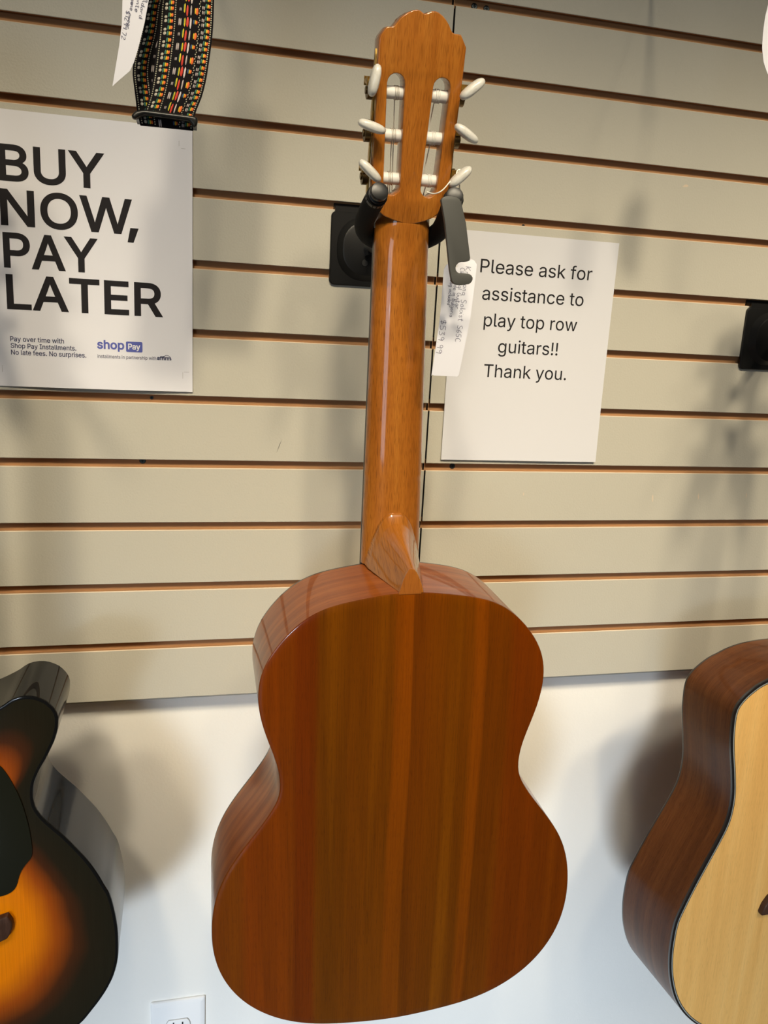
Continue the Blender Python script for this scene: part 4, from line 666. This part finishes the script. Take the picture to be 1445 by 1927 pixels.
# ---------------------------------------------------------------- handwritten price tags
PEN = {'K': [[(0, 0), (0, 1)], [(.5, 1), (.05, .45), (.55, 0)]], 'r': [[(0, 0), (.02, .5)], [(.02, .38), (.2, .55), (.38, .5)]], 'e': [[(.02, .28), (.42, .32), (.36, .52), (.12, .52), (0, .25), (.14, 0), (.42, .08)]],
       'm': [[(0, 0), (.02, .5)], [(.02, .4), (.2, .52), (.27, 0)], [(.27, .36), (.45, .52), (.54, 0)]], 'o': [[(.22, .52), (.03, .4), (.02, .12), (.2, 0), (.4, .14), (.38, .4), (.22, .52)]], 'n': [[(0, 0), (.02, .5)], [(.02, .38), (.24, .53), (.36, 0)]],
       'a': [[(.38, .48), (.14, .5), (0, .2), (.14, 0), (.36, .2), (.38, .5), (.42, 0)]], 'S': [[(.5, .9), (.26, 1), (.04, .82), (.2, .56), (.46, .36), (.4, .06), (.16, 0), (0, .12)]], 'l': [[(0, 1), (.03, 0)]], 'i': [[(0, .5), (.02, 0)], [(.02, .72), (.04, .76)]],
       's': [[(.34, .46), (.14, .52), (.04, .38), (.3, .2), (.24, .02), (0, .04)]], 't': [[(.12, .9), (.14, .05), (.32, 0)], [(-.04, .6), (.34, .62)]], '6': [[(.4, 1), (.08, .55), (.02, .15), (.22, 0), (.42, .2), (.28, .42), (.06, .3)]], '5': [[(.46, .98), (.1, .96), (.06, .56), (.34, .56), (.44, .22), (.2, 0), (0, .08)]],
       'C': [[(.5, .86), (.28, 1), (.04, .62), (.06, .2), (.28, 0), (.52, .14)]], 'c': [[(.36, .44), (.16, .52), (.02, .25), (.14, .02), (.38, .08)]], 'G': [[(.5, .86), (.28, 1), (.04, .6), (.08, .16), (.34, 0), (.5, .2), (.5, .44), (.28, .44)]], 'u': [[(0, .5), (.04, .08), (.2, 0), (.34, .2), (.36, .5), (.4, 0)]],
       'd': [[(.36, .44), (.12, .5), (0, .2), (.14, 0), (.34, .16), (.38, 1), (.4, 0)]], 'B': [[(0, 0), (.02, 1), (.36, .9), (.3, .58), (.04, .54), (.44, .4), (.38, .06), (0, 0)]], 'g': [[(.36, .48), (.12, .52), (0, .22), (.16, .02), (.36, .2), (.38, .5), (.34, -.34), (.08, -.36)]], '$': [[(.46, .82), (.1, .86), (.08, .56), (.44, .42), (.38, .12), (.02, .14)], [(.26, 1.06), (.24, -.08)]],
       '3': [[(.04, .94), (.36, .96), (.14, .58), (.42, .36), (.26, .02), (0, .06)]], '9': [[(.4, .8), (.18, 1), (.02, .72), (.2, .5), (.4, .78), (.34, 0)]], '.': [[(.04, .03), (.1, 0)]], 'h': [[(0, 1), (.02, 0)], [(.02, .34), (.22, .52), (.34, 0)]], 'w': [[(0, .5), (.12, 0), (.26, .4), (.38, 0), (.52, .5)]],
       'E': [[(.44, 1), (.04, .98), (.02, 0), (.46, .02)], [(.02, .52), (.36, .54)]], '1': [[(.06, .8), (.2, 1), (.2, 0)]], '2': [[(.02, .8), (.22, 1), (.4, .76), (.02, 0), (.46, .04)]], '7': [[(0, .96), (.44, .98), (.16, 0)]], 'p': [[(0, .5), (.02, -.36)], [(.02, .4), (.24, .52), (.36, .26), (.2, .02), (.02, .1)]], ' ': []}
def pen(s, cap, org, d, wid=.00022, adv=1.0):
    """Handwriting along direction d from org (2-D); ribbons."""
    d = Vector(d).normalized(); up = Vector((-d.y, d.x)); V = []; F = []; x = 0
    for ch in s:
        st = PEN[ch]; wmax = max([p[0] for q in st for p in q], default=.3)
        for q in st:
            pts = [Vector(org) + d * ((x + p[0]) * cap * adv + random.uniform(-.03, .03) * cap) + up * ((p[1] + .12 * p[0] * 0 + random.uniform(-.03, .03)) * cap) for p in q]
            pts = crom(pts, 4 * len(pts), closed=False) if len(pts) > 2 else pts
            for i, p in enumerate(pts):
                t = (pts[min(i + 1, len(pts) - 1)] - pts[max(0, i - 1)]).normalized(); nrm = Vector((-t.y, t.x)) * wid
                V += [p + nrm, p - nrm]
                if i: k = len(V); F.append((k - 4, k - 3, k - 1, k - 2))
        x += wmax + .20
    return [(v.x, v.y) for v in V], F
def card(name, outline, yf, m, hole=None):
    """Thin paper card, outline in x-z world, yf(x, z) its distance in front of the wall."""
    out = crom(outline, 80) if len(outline) > 30 else outline
    zmin = min(p[1] for p in out); zmax = max(p[1] for p in out)
    V, F = curve2d([out] + ([hole] if hole else []), .00018, 0)
    bm = bmesh.new(); vs = [bm.verts.new((x, y, z)) for x, y, z in V]
    for f in F:
        try: bm.faces.new([vs[i] for i in f])
        except ValueError: pass
    bmesh.ops.remove_doubles(bm, verts=bm.verts, dist=1e-6)
    for k in range(1, 14):
        zc = zmin + (zmax - zmin) * k / 14
        bmesh.ops.bisect_plane(bm, geom=bm.verts[:] + bm.edges[:] + bm.faces[:], plane_co=(0, zc, 0), plane_no=(0, 1, 0))
    bmesh.ops.recalc_face_normals(bm, faces=bm.faces)
    for v in bm.verts: x, z, q = v.co; v.co = (x, -yf(x, z) - q, z + H)
    me = bpy.data.meshes.new(name); bm.to_mesh(me); bm.free(); me.materials.append(m)
    me.polygons.foreach_set('use_smooth', [True] * len(me.polygons)); me.set_sharp_from_angle(angle=R(35))
    o = bpy.data.objects.new(name, me); COL.objects.link(o); return o
def rounded(P, r, n=4):
    out = []; N = len(P)
    for i in range(N):
        a, b, c = Vector(P[i - 1]), Vector(P[i]), Vector(P[(i + 1) % N]); p = b + (a - b).normalized() * r; q = b + (c - b).normalized() * r
        for k in range(n + 1): t = k / n; out.append(tuple((1 - t) ** 2 * p + 2 * t * (1 - t) * b + t * t * q))
    return out
def disc(cx, cz, r, n=12): return [(cx + r * math.cos(2 * math.pi * k / n), cz + r * math.sin(2 * math.pi * k / n)) for k in range(n)]
# tag on the classical guitar
ty = lambda x, z: .255 + .004 * math.sin((z - .36) * 22) + .05 * max(0, abs(x + .060) - .008) ** 1.2
ptag = card('price_tag', rounded([(-.0690, .4625), (-.0455, .4672), (-.0420, .4630), (-.0447, .4150), (-.0507, .3628), (-.0768, .3628), (-.0735, .4136), (-.0726, .4575)], .0028), ty, M_TAG, disc(-.0608, .4605, .0016))
tag(ptag, 'white handwritten price tag hanging under the classical guitar headstock, behind the hanger gate', 'price tag', 'handwritten price tags')
dd = (-.075, -1); onp = lambda yf, l=.0004: (lambda x, z, lift=0: (x, -yf(x, z) - l, z + H))
for s_, cp, org, ad in (('Kremona Soloist S65C', .0050, (-.0524, .4600), 1.15), ('Classical Guitar', .0042, (-.0572, .4590), 1.08), ('made in Bulgaria', .0038, (-.0620, .4490), 1.05), ('Bag included', .0036, (-.0660, .4480), .98), ('$539.99', .0055, (-.0722, .4130), 1.4)):
    s_ = s_.replace('v', 'u'); tv = pen(s_, cp, org, dd, .00021, ad); mesh('handwriting', [onp(ty)(x, z) for x, z in tv[0]], tv[1], M_PEN, ptag, smooth=False)
kn = guitar.matrix_world @ hs((.0452, -.004, .0467 - .0004)); k0 = Vector(kn)
cr_ = [k0 + Vector((.0035 * math.cos(a), -.0008 * i, .0042 * math.sin(a))) for i, a in enumerate([R(200 + 36 * q) for q in range(14)])]
loop_ = [Vector((-.0905, -.2520, .5205 + H)), Vector((-.0860, -.2600, .5185 + H)), Vector((-.0800, -.2640, .5215 + H))] + cr_ + [k0 + Vector((-.002, .004, -.012)), Vector((-.0640, -.2600, .4900 + H)), Vector((-.0608, -.2566, .4600 + H)), Vector((-.0600, -.2535, .4610 + H)), Vector((-.0580, -.2560, .4900 + H)), k0 + Vector((.0038, .004, -.008)), k0 + Vector((.004, .002, .001))]
V, F = tube(crom(loop_, 150, closed=False), .00055, 7); mesh('tag_string', V, F, M_THREAD, ptag)

# ---------------------------------------------------------------- woven strap with its buckle
def lerp_rows(P, z):
    P = sorted(P, key=lambda p: p[1])
    for a, b in zip(P, P[1:]):
        if z <= b[1]: t = (z - a[1]) / (b[1] - a[1]); return a[0] + t * (b[0] - a[0])
    a, b = P[-2], P[-1]; return b[0] + (z - b[1]) * (b[0] - a[0]) / (b[1] - a[1])
FLf = crom([(-.3085, .76), (-.3119, .6589), (-.3139, .6384), (-.3156, .6189), (-.3179, .6014), (-.3206, .5836), (-.3232, .5715), (-.3258, .5636), (-.328, .5560)], 60, closed=False); FLf = [tuple(p) for p in FLf]
FRf = [tuple(p) for p in crom([(-.2690, .76), (-.2725, .6644), (-.2731, .6473), (-.274, .6253), (-.2763, .6064), (-.279, .5895), (-.2825, .576), (-.2866, .566), (-.2895, .5560)], 60, closed=False)]
BLb = [tuple(p) for p in crom([(-.3120, .76), (-.3209, .663), (-.3267, .6417), (-.33, .6216), (-.3349, .6035), (-.3364, .5915), (-.3356, .5827), (-.3342, .5709), (-.3331, .5600)], 60, closed=False)]
BRb = [(x + .0405, z) for x, z in BLb]
M_WEB = mat('black_webbing', (.007, .006, .007), .8, 0, 0, .1); _t = NT(M_WEB); _t.bump(_t.noise(_t.coords('UV', (1400, 500, 1)), 1, 1), .6, .0005)
cols = dict(c=(.62, .58, .42), w=(.60, .52, .50), r=(.55, .03, .012), o=(.72, .13, .012), y=(.78, .60, .03), g=(.02, .13, .09), b=(.015, .06, .16), i=(.42, .38, .30))
SK = list(cols); M_ST = [mat('stitch_' + {'c': 'cream', 'w': 'pink_white', 'r': 'red', 'o': 'orange', 'y': 'yellow', 'g': 'green', 'b': 'blue', 'i': 'taupe'}[k], cols[k], .6) for k in SK]
def ribbon(name, L, Rr, yf, z0, z1, parent, th=.0014, zs=None):
    nu, nv = 14, 40; V = []; UV = []; F = []
    def P(u, t, lift=0.0):
        z = z0 + (z1 - z0) * t; a, b = lerp_rows(L, z), lerp_rows(Rr, z)
        return (a + (b - a) * u, -yf(u, z) - lift, z + H)
    for l in (th, 0):
        for j in range(nv + 1):
            for i in range(nu + 1): V.append(P(i / nu, j / nv, l)); UV.append((i / nu * .05, z0 + (z1 - z0) * j / nv))
    K = (nu + 1) * (nv + 1); a = lambda i, j: j * (nu + 1) + i
    for j in range(nv):
        for i in range(nu): q = (a(i, j), a(i + 1, j), a(i + 1, j + 1), a(i, j + 1)); F.append(q); F.append(tuple(K + v for v in q[::-1]))
    e = [a(i, 0) for i in range(nu)] + [a(nu, j) for j in range(nv)] + [a(i, nv) for i in range(nu, 0, -1)] + [a(0, j) for j in range(nv, 0, -1)]
    for p, q in zip(e, e[1:] + e[:1]): F.append((p, K + p, K + q, q))
    fm = [0] * len(F)
    def st(u, z, du, dz, k):
        t = (z - z0) / (z1 - z0); dt = dz / (z1 - z0)
        if t - dt < 0 or t + dt > 1: return
        o = len(V)
        for uu, tt, l in ((u - du, t - dt * .55, th + .0002), (u - du * .3, t - dt, th + .0004), (u + du * .5, t - dt * .9, th + .0003), (u + du, t - dt * .3, th + .0002), (u + du, t + dt * .6, th + .0002), (u + du * .3, t + dt, th + .0004), (u - du * .5, t + dt * .9, th + .0003), (u - du, t + dt * .35, th + .0002)):
            V.append(P(uu, tt, l)); UV.append((0, 0))
        V.append(P(u, t, th + .0009)); UV.append((0, 0))
        for q in range(8): F.append((o + q, o + (q + 1) % 8, o + 8)); fm.append(1 + SK.index(k))
    z = z0; j = 0
    while z < z1:
        for u in (.045, .285, .955): st(u, z, .011, .00050, 'c')                                   # cream edge runs
        st(.735 + (.008 if j % 2 else -.008), z, .010, .00055, 'c')
        z += .00165; j += 1
    z = zs or z0; j = 0
    while z < z1:
        st(.115, z, .026, .0012, 'i'); st(.115, z + .0028, .026, .0010, 'i')
        for uo, zo in ((.20, 0), (.885, .0010)):
            for q in (0, .0042):
                st(uo - .030, z + zo + q, .016, .0017, 'g'); st(uo + .002, z + zo + q, .012, .0015, 'y'); st(uo + .032, z + zo + q, .020, .0013, 'o')
        for q in (0, .0034): st(.790, z + q, .010, .0013, 'w'); st(.818, z + q, .010, .0013, 'w')
        if j % 2 == 0:
            st(.365, z, .012, .0026, 'w'); st(.395, z, .012, .0026, 'w'); st(.470, z, .013, .0032, 'y'); st(.452, z, .009, .0028, 'g'); st(.520, z + .0004, .022, .0036, 'r'); st(.578, z - .0002, .017, .0040, 'w'); st(.635, z + .001, .015, .0016, 'b'); st(.662, z + .001, .011, .0016, 'y'); st(.688, z + .001, .016, .0014, 'o')
        else:
            st(.368, z, .008, .0012, 'w'); st(.390, z, .008, .0012, 'w'); st(.455, z + .001, .014, .0034, 'y'); st(.437, z + .001, .009, .0028, 'g'); st(.505, z - .0006, .018, .0040, 'r'); st(.575, z, .013, .0036, 'w'); st(.655, z, .012, .0022, 'y'); st(.685, z, .024, .0026, 'o')
        z += .0089; j += 1
    return mesh(name, V, F, [M_WEB] + M_ST, parent, UV, fm=fm, angle=60)
strap = empty('guitar_strap', (-.305, -.25, .56 + H)); 
def keep(o):                     # meshes built in world space, then hung on the thing's empty
    o.parent = strap; o.matrix_parent_inverse = strap.matrix_world.inverted(); return o
bpy.context.view_layer.update()
keep(ribbon('front_webbing', FLf, FRf, lambda u, z: .249 + .004 * math.sin(math.pi * u) * min(1, (z - .55) / .05), .556, .76, None))
keep(ribbon('rear_webbing', BLb, BRb, lambda u, z: .236 + .006 * u + .002 * math.sin(z * 40), .560, .76, None))
# the turned-under end below the buckle
def loop_y(u, z): return .2475 + .0035 * math.sqrt(max(0, 1 - ((z - .5555 + .002 * u) / .0062) ** 2))
keep(ribbon('turned_end', [(-.3300, .5490), (-.3325, .5600)], [(-.2892, .5490), (-.2885, .5600)], lambda u, z: loop_y(u, z), .5500, .5600, None, zs=.5528))
bk = rounded([(-.3364, .5550), (-.3338, .5578), (-.3300, .5592), (-.3262, .5600), (-.2890, .5594), (-.2862, .5584), (-.2856, .5555), (-.2866, .5522), (-.2892, .5506), (-.2904, .5530), (-.2925, .5552), (-.3265, .5562), (-.3295, .5548), (-.3335, .5522), (-.3358, .5530)], .0008, 3)
o_ = slab('buckle', [bk], -.2605, -.2535, .0018, M_PLASTIC, None); o_.location = (0, 0, H); keep(o_)
V, F = join(box(-.3335, -.3295, -.2560, -.2330, .5545 + H, .5590 + H), box(-.2895, -.2862, -.2560, -.2330, .5545 + H, .5590 + H), box(-.3335, -.2862, -.2350, -.2310, .5545 + H, .5590 + H)); keep(mesh('buckle_bar', V, F, M_PLASTIC, None, smooth=False))
tag(strap, 'black woven strap with rainbow stitching and buckle hanging over the poster', 'strap')
# its price tag
sy = lambda x, z: .268 - .10 * max(0, .5999 - z) * 0 + .012 * math.sin((z - .57) * 14)
stag = card('price_tag', [(-.3330, .735), (-.3382, .6499), (-.3403, .63), (-.3412, .6139), (-.3435, .5997), (-.3464, .5860), (-.3494, .5719), (-.3440, .5768), (-.3361, .5837), (-.3330, .5900), (-.3299, .5991), (-.325, .616), (-.3206, .6359), (-.3174, .6528), (-.3050, .735)], sy, M_TAG)
tag(stag, 'pointed white handwritten tag hanging at the left of the woven strap', 'price tag', 'handwritten price tags')
d2 = (-.22, -1)
for s_, cp, org, ad in (('S 63 1 9', .0025, (-.3212, .6480), 1.7), ('Standard', .0027, (-.3243, .6400), 1.7), ('Elegante', .0027, (-.3276, .6420), 1.7), ('with case', .0026, (-.3308, .6450), 1.5), ('one owner', .0025, (-.3341, .6290), 1.4), ('$1299.72', .0028, (-.3378, .6230), 1.6)):
    tv = pen(s_, cp, org, d2, .00018, ad); mesh('handwriting', [onp(sy)(x, z) for x, z in tv[0]], tv[1], M_PEN, stag, smooth=False)
# tag cut off by the right edge of the view
ry = lambda x, z: .25 + .6 * max(0, .2245 - x) ** 1.1 * .15
rt = card('price_tag', rounded([(.2290, .735), (.2232, .7140), (.2213, .6990), (.2214, .6860), (.2228, .6740), (.2265, .6620), (.2330, .6520), (.2500, .6500), (.2530, .735)], .002), ry, M_TAG)
tag(rt, 'white tag mostly cut off at the upper right corner', 'price tag', 'handwritten price tags')
tv = pen('it 9', .006, (.2275, .7030), (.1, -1), .0003, 1.2); mesh('handwriting', [onp(ry)(x, z) for x, z in tv[0]], tv[1], M_PEN, rt, smooth=False)

# ---------------------------------------------------------------- power outlet
out = empty('power_outlet', (-.3092, .032, -.6137 + H))
tag(out, 'white duplex power outlet low on the wall, between the sunburst and classical guitars', 'power outlet')
ow, oh = .0382, .0618
rings = [rr_ring(-ow, ow, -oh, oh, .0025, 0), rr_ring(-ow, ow, -oh, oh, .0025, -.0025), rr_ring(-ow + .0012, ow - .0012, -oh + .0012, oh - .0012, .0025, -.0042), rr_ring(-ow + .006, ow - .006, -oh + .006, oh - .006, .002, -.0058)]
V, F = loft(rings); n = len(rings[0]); F.append(tuple(3 * n + k for k in range(n))); fix(mesh('cover_plate', V, F, M_OUTLET, out, angle=20))
def duplex(cz):
    o = []
    for s in (0, 180):
        for k in range(9): a = R(s - 42 + 84 * k / 8); o.append((.0172 * math.cos(a), cz + .0172 * math.sin(a)))
    return o
for cz in (.0195, -.0195):
    rc = slab('receptacle', [duplex(cz)], -.0076, -.0050, .0006, M_OUTLET, out)
    g = [(1.04 * x, cz + 1.045 * (z - cz)) for x, z in duplex(cz)]; slab('receptacle_gap', [g], -.0062, -.0052, 0, M_GREYINK, out)
    for x, hh_ in ((-.0063, .0042), (.0063, .0035)):
        V, F = box(x - .0010, x + .0010, -.0078, -.0066, cz + .0040 - hh_, cz + .0040 + hh_); mesh('slot', V, F, M_HOLE, rc, smooth=False)
    V, F = tube([(0, -.0078, cz - .0075), (0, -.0066, cz - .0075)], .0024, 12); mesh('ground_hole', V, F, M_HOLE, rc)
V, F = tube([(0, -.0056, 0), (0, -.0068, 0), (0, -.0072, 0)], [.0034, .0034, .0024], 14); mesh('plate_screw', V, F, M_OUTLET, out)

# ---------------------------------------------------------------- what holds the things that hang from above
hang3 = copy_tree(hang2); hang3.location = (-.5960, 0, .3738 + H + .082)
for ch in hang3.children:                    # the swivel yoke stands off centre here
    if ch.name.startswith(('support_arm', 'foam_yoke')): ch.location.x += .0270
tag(hang3, 'black wall hanger at the left holding the sunburst guitar', 'guitar hanger', 'black slatwall guitar hangers')
def display_hook(x, z, reach, label):
    r = empty('display_hook', (x, 0, z + H))
    V, F = join(box(-.018, .018, -.0030, -.0004, -.030, .0035), box(-.018, .018, -.0004, .0040, .0008, .0035)); mesh('hook_plate', V, F, M_STEEL, r, smooth=False)
    V, F = tube(crom([(0, -.002, -.012), (0, -.06, -.012), (0, -reach + .01, -.012), (0, -reach, -.009), (0, -reach - .003, .006)], 40, closed=False), .0028, 10); mesh('hook_wire', V, F, M_STEEL, r)
    return tag(r, label, 'hook', 'slatwall display hooks')
display_hook(-.297, 11 * S, .275, 'long wire wall hook holding the woven strap and its tag')
display_hook(.240, 11 * S, .275, 'long wire wall hook holding the tag in the upper right corner')
def cord(parent, pts):
    V, F = tube(crom([(x, y, z + H) for x, y, z in pts], 40, closed=False), .0006, 6); o = mesh('tag_string', V, F, M_THREAD, parent); return o
cord(stag, [(-.3190, -.2800, .733), (-.312, -.272, .780), (-.298, -.262, .8290), (-.296, -.262, .8290), (-.306, -.268, .780), (-.3170, -.2790, .733)])
cord(rt, [(.2410, -.2500, .733), (.2400, -.252, .780), (.2395, -.256, .8290), (.2405, -.256, .8290), (.2420, -.252, .780), (.2430, -.2500, .733)])
V, F = join(([Vector((x, y, z + H)) for x, y, z in box(-.3090, -.2690, -.2505, -.2350, .757, .775)[0]], box(0, 1, 0, 1, 0, 1)[1]), tube([(x, y, z + H) for x, y, z in ((-.300, -.243, .770), (-.299, -.243, .8290), (-.295, -.243, .8290), (-.286, -.243, .770))], .003, 8)); keep(mesh('strap_end', V, F, M_WEB, None, smooth=False))
